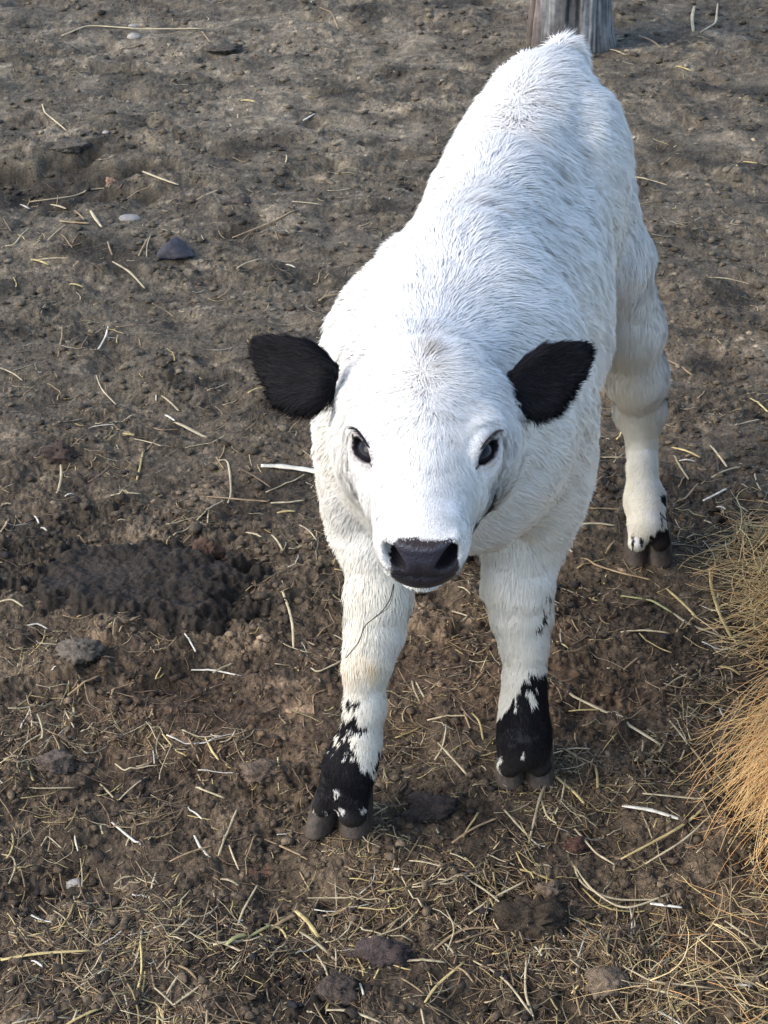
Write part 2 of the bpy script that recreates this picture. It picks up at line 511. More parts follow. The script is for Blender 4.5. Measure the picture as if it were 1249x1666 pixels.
hell(0, 0.064, -0.031, 0.0290, 0.0250, 0.0270, k=0.012, L=0.004)
hell(0, 0.062, -0.058, 0.0285, 0.0225, 0.0205, k=0.010, L=0.004)     # upper lip
hell(0, 0.046, -0.086, 0.018, 0.022, 0.011, k=0.006, L=0.006)      # chin
hell(0, 0.000, -0.080, 0.024, 0.055, 0.020, k=0.02)

EYE_C = [hw(-0.0415, -0.0195, -0.0220), hw(0.0415, -0.0195, -0.0220)]
EYE_R = 0.0160
EYE_IN = 0.0030
eye_out = [unit(-0.62 * HR + 0.36 * HA + 0.58 * HU), unit(0.62 * HR + 0.36 * HA + 0.58 * HU)]

# ears: outline polygons traced in the ear's own plane, given thickness and a cupped bend
EYE_C = [EYE_C[i] - eye_out[i] * EYE_IN for i in (0, 1)]
EARS = [dict(poly=[(552, 594), (530, 572), (505, 553), (470, 543), (436, 541), (415, 550), (411, 568), (418, 595), (438, 628), (462, 652), (492, 664), (520, 664), (540, 650)], base=(545, 622), Y=1.385, s=-1),
        dict(poly=[(826, 606), (850, 583), (880, 560), (915, 551), (945, 551), (961, 562), (963, 580), (952, 608), (930, 638), (900, 661), (868, 674), (842, 668), (830, 645)], base=(828, 625), Y=1.385, s=1)]
CR, CU, CF = np.array([1.0, 0, 0]), np.array([0, SP, CP]), np.array([0, CP, -SP])
for e in EARS:
    e['o'] = PW(e['base'][0], e['base'][1], e['Y'])
    dpt = depth(e['Y'], e['o'][2])
    e['pts'] = np.array([[(a - e['base'][0]) * dpt / FPX, -(b - e['base'][1]) * dpt / FPX] for a, b in e['poly']])
    e['pts'] *= np.array([1.0, 0.94])

def poly_sd(q, pts):
    n = len(pts); d = np.full(len(q), 1e9); s = np.ones(len(q))
    for i in range(n):
        a, b = pts[i], pts[i - 1]
        ed = b - a; w = q - a
        t = np.clip((w @ ed) / (ed @ ed), 0, 1)
        bb = w - t[:, None] * ed
        d = np.minimum(d, (bb * bb).sum(1))
        c1 = q[:, 1] >= a[1]; c2 = q[:, 1] < b[1]; c3 = ed[0] * w[:, 1] > ed[1] * w[:, 0]
        flip = (c1 & c2 & c3) | (~c1 & ~c2 & ~c3)
        s = np.where(flip, -s, s)
    return s * np.sqrt(d)

def ear_sd(P, e):
    q = P - e['o']
    x, y, w = q @ CR, q @ CU, q @ CF
    ox = x * e['s']
    mid = 0.0
    w = w - 0.25 * ox - 0.010 + 7.0 * (y - mid) ** 2     # tips lean back, edges curl forward
    d2 = poly_sd(np.stack([x, y], 1), e['pts'])
    th = 0.0075
    a = d2 + th
    dd = np.sqrt(np.maximum(a, 0) ** 2 + w * w) - th
    return dd * 0.9

def nostril_d(P, s):
    q = (P - hw(s * 0.0212, 0.0860, -0.0280)) @ HM.T
    a = math.radians(-28) * s
    r = q[:, 0] * math.cos(a) + q[:, 2] * math.sin(a); u = -q[:, 0] * math.sin(a) + q[:, 2] * math.cos(a)
    r = r + s * 14.0 * u * u          # comma shape, curling round the wing of the nose
    q = np.stack([r, q[:, 1], u], 1)
    semi = np.array([0.0062, 0.0160, 0.0125])
    k0 = np.sqrt(((q / semi) ** 2).sum(1)); k1 = np.sqrt(((q / semi ** 2) ** 2).sum(1)) + 1e-9
    return k0 * (k0 - 1) / k1

def eye_local(P, i):
    """lid-plane coordinates: x outward-up along the slanted slit, y across"""
    s = -1 if i == 0 else 1
    q = P - EYE_C[i]
    n = eye_out[i]
    sl = unit(0.62 * s * HR - 0.62 * HA + 0.25 * HU)
    sl = unit(sl - (sl @ n) * n)
    t = np.cross(n, sl)
    if i == 0: t = -t
    return q @ sl, q @ t, q @ n

def eye_open(P, i):
    x, y, w = eye_local(P, i)
    hw_ = 0.0054 * np.clip(1 - (np.abs(x) / 0.0140) ** 1.7, 0, 1) ** 0.6
    d = np.where(np.abs(x) < 0.0140, np.abs(y) - hw_, np.sqrt((np.abs(x) - 0.0140) ** 2 + y * y))
    return d, w

def body_sdf(P):
    d = None
    for p in prims:
        di = p.d(P)
        d = di if d is None else smin(d, di, p.k)
    for e in EARS:
        d = smin(d, ear_sd(P, e), 0.012)
    near = np.linalg.norm(P - HE, axis=1) < 0.2
    if near.any():
        Q = P[near]; dn = d[near]
        qn = (Q - HE) @ HM.T
        fr = sstep(0.066, 0.078, qn[:, 1])
        # septum groove, the wing above each nostril and the lip groove under the pad
        dn = dn + fr * (0.0011 * np.exp(-(qn[:, 0] / 0.0016) ** 2) * (qn[:, 2] < -0.030)
                        - 0.0022 * np.exp(-((qn[:, 2] + 0.0165 - 7.0 * qn[:, 0] ** 2) / 0.0040) ** 2)
                        + 0.0020 * np.exp(-((qn[:, 2] + 0.0500) / 0.0028) ** 2))
        # flatten nose pad plane and carve nostrils, mouth
        for s in (-1, 1):
            dn = smax(dn, -nostril_d(Q, s), 0.005)
        ql = (Q - HE) @ HM.T
        mouth = np.sqrt((ql[:, 2] + 0.0815 + 0.10 * np.abs(ql[:, 0])) ** 2 + np.maximum(0.040 - ql[:, 1], 0) ** 2 + np.maximum(np.abs(ql[:, 0]) - 0.026, 0) ** 2) - 0.0015
        dn = smax(dn, -mouth, 0.004)
        for i in (0, 1):
            # raised lid bulge, then the slit
            rim = np.linalg.norm(Q - EYE_C[i], axis=1) - (EYE_R + 0.0012)
            dn = smin(dn, rim, 0.016)
            o_, w = eye_open(Q, i)
            cut = np.maximum(o_, -(w - 0.004))
            dn = smax(dn, -cut, 0.0025)
        d[near] = dn
    return d

def surface_nets(fn, lo, hi, h, blk=8, band=0.035):
    lo = np.array(lo, float)
    nb = np.ceil((np.array(hi) - lo) / (h * blk)).astype(int)
    n = nb * blk + 1
    F = np.full(n, 1.0, np.float32)
    bc = np.stack(np.meshgrid(*[np.arange(k) for k in nb], indexing='ij'), -1).reshape(-1, 3)
    C = lo + (bc + 0.5) * h * blk
    dc = np.concatenate([fn(C[i:i + 200000]) for i in range(0, len(C), 200000)])
    # interior blocks: fill negative
    act = np.abs(dc) < band + h * blk * 0.9
    F4 = F
    off = np.stack(np.meshgrid(*[np.arange(blk + 1)] * 3, indexing='ij'), -1).reshape(-1, 3)
    for b in bc[(dc < 0) & ~act]:
        i = b * blk
        F4[i[0]:i[0] + blk + 1, i[1]:i[1] + blk + 1, i[2]:i[2] + blk + 1] = -1
    ab = bc[act]
    for c0 in range(0, len(ab), 400):
        bb = ab[c0:c0 + 400]
        I = (bb[:, None, :] * blk + off[None]).reshape(-1, 3)
        F4[I[:, 0], I[:, 1], I[:, 2]] = fn(lo + I * h)
    S = F < 0
    m = S[:-1, :-1, :-1].astype(np.uint8)
    cnt = np.zeros(np.array(S.shape) - 1, np.uint8)
    for a in (0, 1):
        for b in (0, 1):
            for c in (0, 1):
                cnt += S[a:S.shape[0] - 1 + a, b:S.shape[1] - 1 + b, c:S.shape[2] - 1 + c]
    cells = np.argwhere((cnt > 0) & (cnt < 8))
    cid = -np.ones(cnt.shape, np.int32)
    cid[cells[:, 0], cells[:, 1], cells[:, 2]] = np.arange(len(cells))
    acc = np.zeros((len(cells), 3)); num = np.zeros(len(cells))
    corners = [(a, b, c) for a in (0, 1) for b in (0, 1) for c in (0, 1)]
    for ca in corners:
        for ax in range(3):
            if ca[ax] == 1: continue
            cb = list(ca); cb[ax] = 1
            A = F[cells[:, 0] + ca[0], cells[:, 1] + ca[1], cells[:, 2] + ca[2]]
            B = F[cells[:, 0] + cb[0], cells[:, 1] + cb[1], cells[:, 2] + cb[2]]
            x = (A < 0) != (B < 0)
            t = np.where(x, A / np.where(x, A - B, 1), 0)
            p = np.array(ca, float)[None] + np.zeros((len(cells), 3)); p[:, ax] += t
            acc += p * x[:, None]; num += x
    V = lo + (cells + acc / num[:, None]) * h
    quads = []
    for ax in range(3):
        sl0 = [slice(None)] * 3; sl1 = [slice(None)] * 3
        sl0[ax] = slice(0, -1); sl1[ax] = slice(1, None)
        A = S[tuple(sl0)]; B = S[tuple(sl1)]
        E = np.argwhere(A != B)
        u, v = (ax + 1) % 3, (ax + 2) % 3
        E = E[(E[:, u] > 0) & (E[:, v] > 0) & (E[:, u] < S.shape[u] - 1) & (E[:, v] < S.shape[v] - 1)]
        inside = S[E[:, 0], E[:, 1], E[:, 2]]
        def c(du, dv):
            q = E.copy(); q[:, u] -= du; q[:, v] -= dv
            return cid[q[:, 0], q[:, 1], q[:, 2]]
        Q = np.stack([c(1, 1), c(0, 1), c(0, 0), c(1, 0)], 1)
        Q[~inside] = Q[~inside][:, ::-1]
        quads.append(Q)
    return V, np.concatenate(quads)

def gradient(fn, V, e=0.0008):
    g = np.zeros_like(V)
    for a in range(3):
        dv = np.zeros(3); dv[a] = e
        g[:, a] = fn(V + dv) - fn(V - dv)
    return g / (np.linalg.norm(g, axis=1)[:, None] + 1e-12)

BV, BQ = surface_nets(body_sdf, (-0.16, 1.10, 0.005), (0.42, 2.28, 0.70), 0.0027)
def chunked(fn, V, n=60000):
    return np.concatenate([fn(V[i:i + n]) for i in range(0, len(V), n)])
BN = chunked(lambda q: gradient(body_sdf, q), BV)
bd = chunked(body_sdf, BV)
BV = BV - BN * np.clip(bd, -0.002, 0.002)[:, None]
BN = chunked(lambda q: gradient(body_sdf, q, 0.0012), BV)

# ---- markings
def ear_mask(P):
    m = np.zeros(len(P))
    for e in EARS:
        q = P - e['o']
        x, y = (q @ CR) * e['s'], q @ CU
        d = ear_sd(P, e)
        m = np.maximum(m, ((d < 0.004) & (x > -0.006)).astype(float))
    return m

def black_mask(P):
    """1 where the coat is black"""
    px, py = toPX(P)
    n = noise3(P[:, 0] * 190, P[:, 1] * 190, P[:, 2] * 110, 41)
    n2 = noise3(P[:, 0] * 480, P[:, 1] * 480, P[:, 2] * 220, 42)
    n3 = noise3(P[:, 0] * 260, P[:, 1] * 260, P[:, 2] * 90, 43)
    m = ear_mask(P)
    z = P[:, 2]; x = P[:, 0]; y = P[:, 1]
    # leg nearest the camera on the picture's left
    la = (y < 1.56) & (x < 0.03) & (py > 1090)
    edge = 556 + (py - 1130) * 0.44 - 16 * sstep(1150, 1200, py) + 20 * n + 12 * n2
    b = (px < edge) & (py > 1118 + 14 * n)
    b |= py > 1268 + 14 * n - 0.1 * (px - 560)
    b &= ~((np.abs(px - edge) < 34) & (n3 > 0.42) & (py < 1235))
    b |= (np.abs(px - edge) < 30) & (n3 < -0.42) & (py > 1125) & (py < 1262)
    b &= ~((np.abs(px - 547) < 3.5) & (np.abs(py - 1290) < 9) & (n2 > -0.1))
    b &= ~((py > 1312 + 5 * n2) & (n > 0.60))
    b |= (px > 612 + 5 * n) & (py > 1228 + 10 * n)
    m = np.where(la & b, 1.0, m)
    lb = (y < 1.66) & (x > 0.06) & (py > 960)
    b = (py > 1090 + 12 * n + sstep(862, 812, px) * 82) & (px < 894 + sstep(1115, 1145, py) * 40 + 5 * n)
    b |= (py > 1195 + 8 * n)
    b |= (n > 0.36) & (px > 868) & (py < 1100)
    b &= ~((n3 > 0.38) & (py < 1150) & (px < 872))
    b &= ~((np.abs(px - 853) < 4) & (np.abs(py - 1228) < 8) & (n2 > -0.1))
    b &= ~((py > 1232 + 6 * n2) & (n > 0.1) & (px < 830))
    m = np.where(lb & b, 1.0, m)
    lc = (y > 1.9) & (x > 0.25) & (py > 780)
    b = (px > 1072 + 5 * n2) & (n > 0.12) & (py > 800)
    b |= (py > 872 - (px - 1050) * 0.35 + 12 * n) & (px > 1056 + 5 * n)
    b |= (n > 0.4) & (py > 868)
    m = np.where(lc & b, 1.0, m)
    ld = (y > 1.9) & (x < 0.22) & (z < 0.09)
    m = np.where(ld & (n > -0.3), 1.0, m)
    return m

def head_masks(P):
    q = (P - HE) @ HM.T
    r, a, u = q[:, 0], q[:, 1], q[:, 2]
    n = noise3(P[:, 0] * 260, P[:, 1] * 260, P[:, 2] * 260, 51)
    # bare nose pad: front of the muzzle
    near = (np.linalg.norm(P - HE, axis=1) < 0.17) & (a > 0.050)
    px, py = toPX(P)
    wid = 56.5 - 0.0125 * np.maximum(py - 925, 0) ** 2 * 1.6
    ex = np.abs((px - 689) / np.maximum(wid, 5)); ey = np.where(py < 920, (920 - py) / 44.0, (py - 920) / 49.0)
    pw = np.where(py < 920, 7.0, 3.0)
    side = (ex ** pw + np.maximum(ey, 0) ** pw) ** (1 / pw) + 0.05 * n
    pad = near & (side < 1.0) & (u > -0.0840)
    padf = np.where(pad, 1.0, 0.0)
    lids = np.zeros(len(P))
    for i in (0, 1):
        o_, w = eye_open(P, i)
        x, y, _ = eye_local(P, i)
        lids = np.maximum(lids, ((o_ < 0.0013) & (w > 0) & (np.abs(x) < 0.026)).astype(float))
        lids = np.maximum(lids, ((np.abs(y) < 0.0012) & (w > 0) & (x > 0.014) & (x < 0.027)).astype(float))
        lids = np.maximum(lids, ((np.abs(y) < 0.0013) & (w > 0) & (x < -0.014) & (x > -0.0235)).astype(float))
    return padf, lids, (r, a, u)

bm_ = black_mask(BV)
padf, lids, (hr_, ha_, hu_) = head_masks(BV)
col = np.tile(np.array([0.66, 0.64, 0.62]), (len(BV), 1))
col[bm_ > 0.5] = (0.018, 0.017, 0.020)
for i_ in (0, 1):
    o_, w_ = eye_open(BV, i_)
    k_ = (sstep(0.0042, 0.0014, o_) * (w_ > 0) * (np.linalg.norm(BV - EYE_C[i_], axis=1) < 0.03))[:, None]
    col = col * (1 - k_) + np.array([0.20, 0.165, 0.155]) * k_
col[lids > 0.5] = (0.015, 0.012, 0.013)
pcol = np.array([0.020, 0.019, 0.027])
topb = (hu_ > -0.0135 + 6.0 * hr_ ** 2)
mid = np.exp(-((hu_ + 0.024) / 0.010) ** 2) * (np.abs(hr_) < 0.03)
pc = pcol[None] + mid[:, None] * np.array([0.020, 0.020, 0.030])[None]
pc = np.where(topb[:, None], np.array([0.020, 0.013, 0.015])[None], pc)
nn = np.minimum(nostril_d(BV, -1), nostril_d(BV, 1))
pc = np.where((nn < 0.001)[:, None], np.array([0.008, 0.006, 0.008])[None], pc)
col = np.where((padf > 0.5)[:, None], pc, col)
chin = (ha_ > 0.045) & (hu_ < -0.078) & (np.abs(hr_) < 0.03) & (padf < 0.5) & (np.linalg.norm(BV - HE, axis=1) < 0.15)
col = np.where(chin[:, None], np.array([0.14, 0.125, 0.115])[None], col)
gloss = padf * np.where(topb, 0.3, 1.0) * (nn > 0.0015)

ROOT = np.array([0.14, 1.75, 0.0])
calf = bpy.data.objects.new('calf', None)
COL.objects.link(calf)
calf.location = tuple(ROOT)
tag(calf, 'white calf with black ears, nose and lower legs standing on the mud', 'calf')
me = np_mesh('calf_body', BV - ROOT, BQ.ravel(), np.full(len(BQ), 4), M_skin, col, {'gloss': gloss})
body = link('body', me, calf)

# ---- fur
def fur_fields(P, N, with_len=True):
    D = np.stack([p.d(P) for p in prims], 1)
    Wt = np.exp(-np.clip(D, 0, 1) / 0.012) + 1e-9
    dirs = np.zeros_like(P); L = np.zeros(len(P)); ws = np.zeros(len(P))
    q = (P - HE) @ HM.T
    r, a, u = q[:, 0], q[:, 1], q[:, 2]
    # head flow: whorl on the forehead, fanning outward and towards the poll; face hair runs down to the nose and out to the cheeks
    whorl = np.stack([r + 0.003, (a + 0.075) * 0.45], 1)
    wl = np.linalg.norm(whorl, axis=1)[:, None] + 1e-6
    rad = whorl / wl * np.minimum(1, (wl / 0.016) ** 1.5)
    sw = np.stack([rad[:, 0] * 1.0 - 0.25 * rad[:, 1], rad[:, 1] * 0.9], 1)
    face = np.stack([r / 0.035, np.full(len(r), 0.9)], 1)
    t = sstep(-0.035, 0.000, a)[:, None]
    hd2 = sw * (1 - t) + face * t
    hd = hd2[:, :1] * HR + hd2[:, 1:] * HA - 0.35 * np.abs(hd2[:, :1]) * HU
    # trunk flow: back from the withers, down the flanks
    c0 = np.array([0.068, 1.59, 0]); ax = np.array([0.20, 0.97, 0]); ax /= np.linalg.norm(ax)
    s = (P - c0) @ ax
    lat = (P - c0) @ np.array([ax[1], -ax[0], 0])
    side = np.clip(lat / 0.06, -1, 1)
    latv = np.array([ax[1], -ax[0], 0])
    td = ax[None] * 0.85 + latv[None] * (0.75 * side)[:, None] + np.array([0, 0, -1.0])[None] * (0.25 + 0.75 * np.abs(side))[:, None]
    # a whorl line over the loin where the hair parts and turns forward
    wz = np.exp(-((s - 0.32) / 0.10) ** 2) * np.exp(-(lat / 0.05) ** 2)
    td = td - ax[None] * (1.1 * wz)[:, None]
    wz2 = np.exp(-((s - 0.08) / 0.05) ** 2) * np.exp(-(lat / 0.04) ** 2)
    td = td + latv[None] * (0.8 * wz2)[:, None]
    for j, p in enumerate(prims):
        w = Wt[:, j]
        if p.reg == REG_HEAD: dv = hd
        elif p.reg == REG_TRUNK: dv = td
        else: dv = p.dir[None]
        dirs += w[:, None] * dv; L += w * p.len; ws += w
    dirs /= ws[:, None]; L /= ws
    for e in EARS:
        d = ear_sd(P, e)
        m = d < 0.004
        qq = P - e['o']; x = (qq @ CR) * e['s']; y = qq @ CU
        m &= x > -0.006
        dirs[m] = (CR * e['s'])[None] * 0.9 + CU[None] * (np.where(y < 0, -0.7, 0.35) * np.minimum(np.abs(y) / 0.012, 1))[m][:, None]
        L[m] = 0.0105 + 0.007 * sstep(0.0, -0.02, y[m])
    # short on the muzzle
    headish = np.linalg.norm(P - HE, axis=1) < 0.16
    mz = sstep(0.0, 0.065, a) * headish * (Wt[:, [i for i, p in enumerate(prims) if p.reg == REG_HEAD]].max(1) > 0.5)
    L = np.maximum(L * (1 - 0.55 * mz), 0.0032)
    for e in EARS:
        qq = P - e['o']; x = (qq @ CR) * e['s']
        nb = (ear_sd(P, e) < 0.02) & (x > -0.016) & (x <= 0.0015)
        L = np.where(nb, L * 0.45, L)
    for i in (0, 1):
        de = np.linalg.norm(P - EYE_C[i], axis=1)
        L = L * (0.24 + 0.76 * sstep(0.018, 0.034, de))
        aw = P - EYE_C[i] - ((P - EYE_C[i]) @ eye_out[i])[:, None] * eye_out[i]
        aw /= np.linalg.norm(aw, axis=1)[:, None] + 1e-6
        w = sstep(0.032, 0.019, de)[:, None]
        dirs = dirs * (1 - w) + aw * w
    return dirs, L

tri = np.concatenate([BQ[:, [0, 1, 2]], BQ[:, [0, 2, 3]]])
e1 = BV[tri[:, 1]] - BV[tri[:, 0]]; e2 = BV[tri[:, 2]] - BV[tri[:, 0]]
area = 0.5 * np.linalg.norm(np.cross(e1, e2), axis=1)
tc_ = BV[tri].mean(1)
px_, py_ = toPX(tc_)
dens = np.ones(len(tri))
dens[np.linalg.norm(tc_ - HE, axis=1) < 0.17] = 3.4          # head hair is finer
dens[(tc_[:, 2] < 0.26)] = 2.0
NS = 850000
cdf = np.cumsum(area * dens); cdf /= cdf[-1]
ti = np.searchsorted(cdf, rng.random(NS))
r1, r2 = rng.random(NS), rng.random(NS)
sq = np.sqrt(r1)
b0, b1, b2 = 1 - sq, sq * (1 - r2), sq * r2
RP = BV[tri[ti, 0]] * b0[:, None] + BV[tri[ti, 1]] * b1[:, None] + BV[tri[ti, 2]] * b2[:, None]
RN = BN[tri[ti, 0]] * b0[:, None] + BN[tri[ti, 1]] * b1[:, None] + BN[tri[ti, 2]] * b2[:, None]
RN /= np.linalg.norm(RN, axis=1)[:, None]
pad_r, lid_r, _ = head_masks(RP)
eyed = np.minimum(np.linalg.norm(RP - EYE_C[0], axis=1), np.linalg.norm(RP - EYE_C[1], axis=1))
keep = (pad_r < 0.5) & (lid_r < 0.5) & (RP[:, 2] > 0.012) & (eyed > EYE_R + 0.0005)
RP, RN, pad_r = RP[keep], RN[keep], pad_r[keep]
NS = len(RP)
out_ = [fur_fields(RP[i:i + 40000], RN[i:i + 40000]) for i in range(0, NS, 40000)]
FD = np.concatenate([o[0] for o in out_]); FL = np.concatenate([o[1] for o in out_])

def vnoise(P, f, seed):
    return np.stack([noise3(P[:, 0] * f, P[:, 1] * f, P[:, 2] * f, seed + k) for k in range(3)], 1)

def make_fur(name, RP, RN, FD, FL, parent, mat, width=0.00040):
    n = len(RP)
    is_head = np.linalg.norm(RP - HE, axis=1) < 0.17
    clump = vnoise(RP, 130, 61) * 0.42 + vnoise(RP, 38, 65) * 0.55
    clump = np.where(is_head[:, None], vnoise(RP, 230, 71) * 0.60 + vnoise(RP, 80, 75) * 0.40, clump)
    d = FD + clump * np.maximum(0.62 * np.linalg.norm(FD, axis=1), 0.45)[:, None] + rng.normal(0, 0.13, (n, 3))
    d = d - (d * RN).sum(1)[:, None] * RN
    dn = np.linalg.norm(d, axis=1)[:, None]
    d = d / (dn + 1e-6)
    lift = 0.27 + 0.17 * noise3(RP[:, 0] * 100, RP[:, 1] * 100, RP[:, 2] * 100, 81) + rng.normal(0, 0.05, n)
    lift = np.clip(lift, 0.05, 0.9)[:, None]
    L = FL * (0.75 + 0.5 * rng.random(n)) * (1 + 0.25 * noise3(RP[:, 0] * 60, RP[:, 1] * 60, RP[:, 2] * 60, 83))
    L = L[:, None]
    root = RP - RN * 0.0008
    p1 = root + L * 0.40 * (d * (1 - lift * 0.6) + RN * (lift + 0.12))
    p2 = p1 + L * 0.36 * (d + RN * lift * 0.55)
    p3 = p2 + L * 0.36 * (d + RN * lift * 0.15)
    sidev = np.cross(d, RN); sidev /= (np.linalg.norm(sidev, axis=1)[:, None] + 1e-9)
    w = (width * (0.7 + 0.6 * rng.random(n)) * np.where(is_head | (RP[:, 2] < 0.2), 0.75, 1.15))[:, None]
    V = np.stack([root - sidev * w, root + sidev * w, p1 - sidev * w * 0.9, p1 + sidev * w * 0.9, p2 - sidev * w * 0.6, p2 + sidev * w * 0.6, p3], 1)
    base = np.arange(n)[:, None] * 7
    q1 = base + np.array([0, 1, 3, 2]); q2 = base + np.array([2, 3, 5, 4]); t3 = base + np.array([4, 5, 6])
    flat = np.concatenate([q1, q2, t3], 1).ravel()
    counts = np.tile([4, 4, 3], n)
    # shading normal: skin normal leaned by the tuft the hair belongs to
    sn = RN[:, None, :] + (clump[:, None, :] * 0.10) + rng.normal(0, 0.03, (n, 1, 3)) + d[:, None, :] * np.array([0.0, 0.0, 0.05, 0.05, 0.14, 0.14, 0.22])[None, :, None]
    sn /= np.linalg.norm(sn, axis=2)[:, :, None]
    bl = black_mask(RP)
    pad2, _, (r_, a_, u_) = head_masks(RP)
    wv = 0.92 + 0.04 * rng.random(n)
    c = np.stack([wv, wv * 0.99, wv * 0.965], 1)
    wn = 0.5 + 0.5 * noise3(RP[:, 0] * 14, RP[:, 1] * 14, RP[:, 2] * 14, 95) + 0.25 * noise3(RP[:, 0] * 50, RP[:, 1] * 50, RP[:, 2] * 50, 96)
    wn = (np.clip(wn, 0, 1) * (0.4 + 0.9 * sstep(0.58, 0.42, RP[:, 2])))[:, None]  # cream stains, made stronger low down to imitate warm ground bounce
    c = c * (1 - wn * np.array([0.01, 0.035, 0.10]))
    for i in (0, 1):
        o_, w_ = eye_open(RP, i)
        near_e = (sstep(0.0075, 0.0015, o_) * (w_ > 0) * (np.linalg.norm(RP - EYE_C[i], axis=1) < 0.03))[:, None]
        c = c * (1 - near_e * np.array([0.50, 0.54, 0.56]))
    # tan knee stain, then painted ground bounce low down and painted forehead crease shade
    px, py = toPX(RP)
    st = np.exp(-(((px - 592) / 34) ** 2 + ((py - 1080) / 26) ** 2)) * (RP[:, 1] < 1.55) * (0.75 + 0.6 * noise3(RP[:, 0] * 150, RP[:, 1] * 150, RP[:, 2] * 150, 91))
    st = np.clip(st, 0, 1)[:, None]
    c = c * (1 - st * np.array([0.22, 0.36, 0.55]))
    leg = sstep(0.36, 0.10, RP[:, 2])[:, None]
    c = c * (1 - leg * np.array([0.04, 0.07, 0.15]))  # warm bounce off the ground, tinted into the lower fur
    part = np.exp(-((px - 689) / 6.0) ** 2) * sstep(520, 560, py) * sstep(668, 610, py) * (RP[:, 1] < 1.5) * (0.6 + 0.6 * noise3(RP[:, 0] * 250, RP[:, 1] * 250, RP[:, 2] * 250, 93))
    part = np.clip(part, 0, 1)[:, None]
    c = c * (1 - part * np.array([0.45, 0.50, 0.55]))  # shade in the crease of the parting, painted into the hair colour
    blk = np.stack([0.010 + 0.016 * rng.random(n) ** 2] * 3, 1) * np.array([1.0, 0.94, 1.08])
    dirt = np.clip(sstep(0.075, 0.035, RP[:, 2]), 0, 1)[:, None] * 0.35
    blk = blk * (1 - dirt) + np.array([0.075, 0.06, 0.048]) * dirt
    c = np.where((bl > 0.5)[:, None], blk, c)
    C = np.repeat(c, 7, axis=0)
    me = np_mesh(name, V.reshape(-1, 3) - ROOT, flat, counts, mat, C, {'nrm': sn.reshape(-1, 3)}, smooth=False)
    return link('fur', me, parent)
make_fur('fur', RP, RN, FD, FL, calf, M_fur)

# fringe of black hairs round the nose pad
def hairs(name, roots, dirs, lens, widths, colr, parent, mat, curl=0.0, seg=4):
    V, F, cnt, C = [], [], [], []
    k = 0
    for P, D, Ln, w in zip(roots, dirs, lens, widths):
        D = unit(D)
        s = unit(np.cross(D, (0.3, -0.8, 0.5)))
        s2 = np.cross(D, s)
        pts = []
        for j in range(seg + 1):
            t = j / seg
            pts.append(P + D * Ln * t + np.array([0, 0, curl]) * Ln * t * t)
        for j, p in enumerate(pts):
            ww = w * (1 - 0.85 * j / seg)
            for a in (0, 2.094, 4.189):
                V.append(p + s * ww * math.cos(a) + s2 * ww * math.sin(a))
        for j in range(seg):
            for a in range(3):
                F += [k + j * 3 + a, k + j * 3 + (a + 1) % 3, k + j * 3 + 3 + (a + 1) % 3, k + j * 3 + 3 + a]; cnt.append(4)
        k += 3 * (seg + 1)
    return np_mesh(name, np.array(V) - ROOT, F, cnt, mat, np.tile(colr, (len(V), 1)))

# eyes and lashes
for i in (0, 1):
    V, F = ICO4
    e = EYE_C[i]
    me = np_mesh('calf_eye', V * EYE_R + (e - ROOT), F.ravel(), np.full(len(F), 3), M_eye)
    link('eye', me, calf)
    s = -1 if i == 0 else 1
    n = eye_out[i]
    sl = unit(0.62 * s * HR - 0.62 * HA + 0.25 * HU); sl = unit(sl - (sl @ n) * n)
    t = np.cross(n, sl); t = -t if i == 0 else t
    # upper lid side is the one that faces the poll
    up = t if (t @ (-HA * 0.4 - s * HR * 0.5 + HU)) < 0 else -t
    up = unit(-0.4 * HA + 0.7 * HU + 0.1 * s * HR); up = unit(up - (up @ n) * n - (up @ sl) * sl)
    rs, ds, ls, ws = [], [], [], []
    for k in range(60):
        x = -0.006 + 0.0205 * (k / 59) + random.gauss(0, 0.0004)
        y = 0.0078 * max(0.0, 1 - (abs(x) / 0.0185) ** 1.7) ** 0.6
        P = e + sl * x + up * y
        P = e + unit(P - e + n * math.sqrt(max(1e-8, EYE_R ** 2 - x * x - y * y))) * (EYE_R + 0.0028 + 0.22 * max(x, 0.0))
        for _ in range(4):
            P = P + n * max(0.0, 0.0004 - float(body_sdf(P[None])[0]))
        rs.append(P)
        ds.append(n * 0.42 + sl * 0.15 + s * HR * (0.35 + 55 * max(x, 0)) + up * 0.30 + np.array([random.gauss(0, .10) for _ in range(3)]))
        ls.append(random.uniform(0.0065, 0.0095) * (0.75 + 38 * max(x - 0.006, 0))); ws.append(0.00042)
    me = hairs('lashes', rs, ds, ls, ws, (0.012, 0.011, 0.014), calf, M_hoof, curl=-0.25)
    link('eyelashes', me, calf)

# hooves
def hoof_sdf_factory(c, fwd, claws, top_r):
    f = unit((fwd[0], fwd[1], 0)); r = np.array([f[1], -f[0], 0]) * -1
    def fn(P):
        d = None
        for (lat, lon, w, l, h, spl, zoff) in claws:
            q = P - np.array([c[0], c[1], 0]) - r * lat - f * lon
            ff = unit(f * math.cos(spl) + r * math.sin(spl)); rr = np.array([ff[1], -ff[0], 0]) * -1
            x, y, z = q @ rr, q @ ff, P[:, 2] - zoff
            # toe slopes forward: shear with height, claws narrow towards the top and the toe
            y2 = y + 0.55 * (z - 0.0)
            x2 = x / (1.02 - 4.0 * np.clip(z, 0, .06)) 
            k = np.sqrt((np.abs(x2) / w) ** 2.4 + (np.abs(y2) / l) ** 2.2 + 1e-9)
            di = (k - 1) * min(w, l) * 0.85
            di = smax(di, z - h, 0.006)
            di = smax(di, -z - 0.002, 0.003)
            d = di if d is None else smin(d, di, 0.0015)
        return d
    return fn

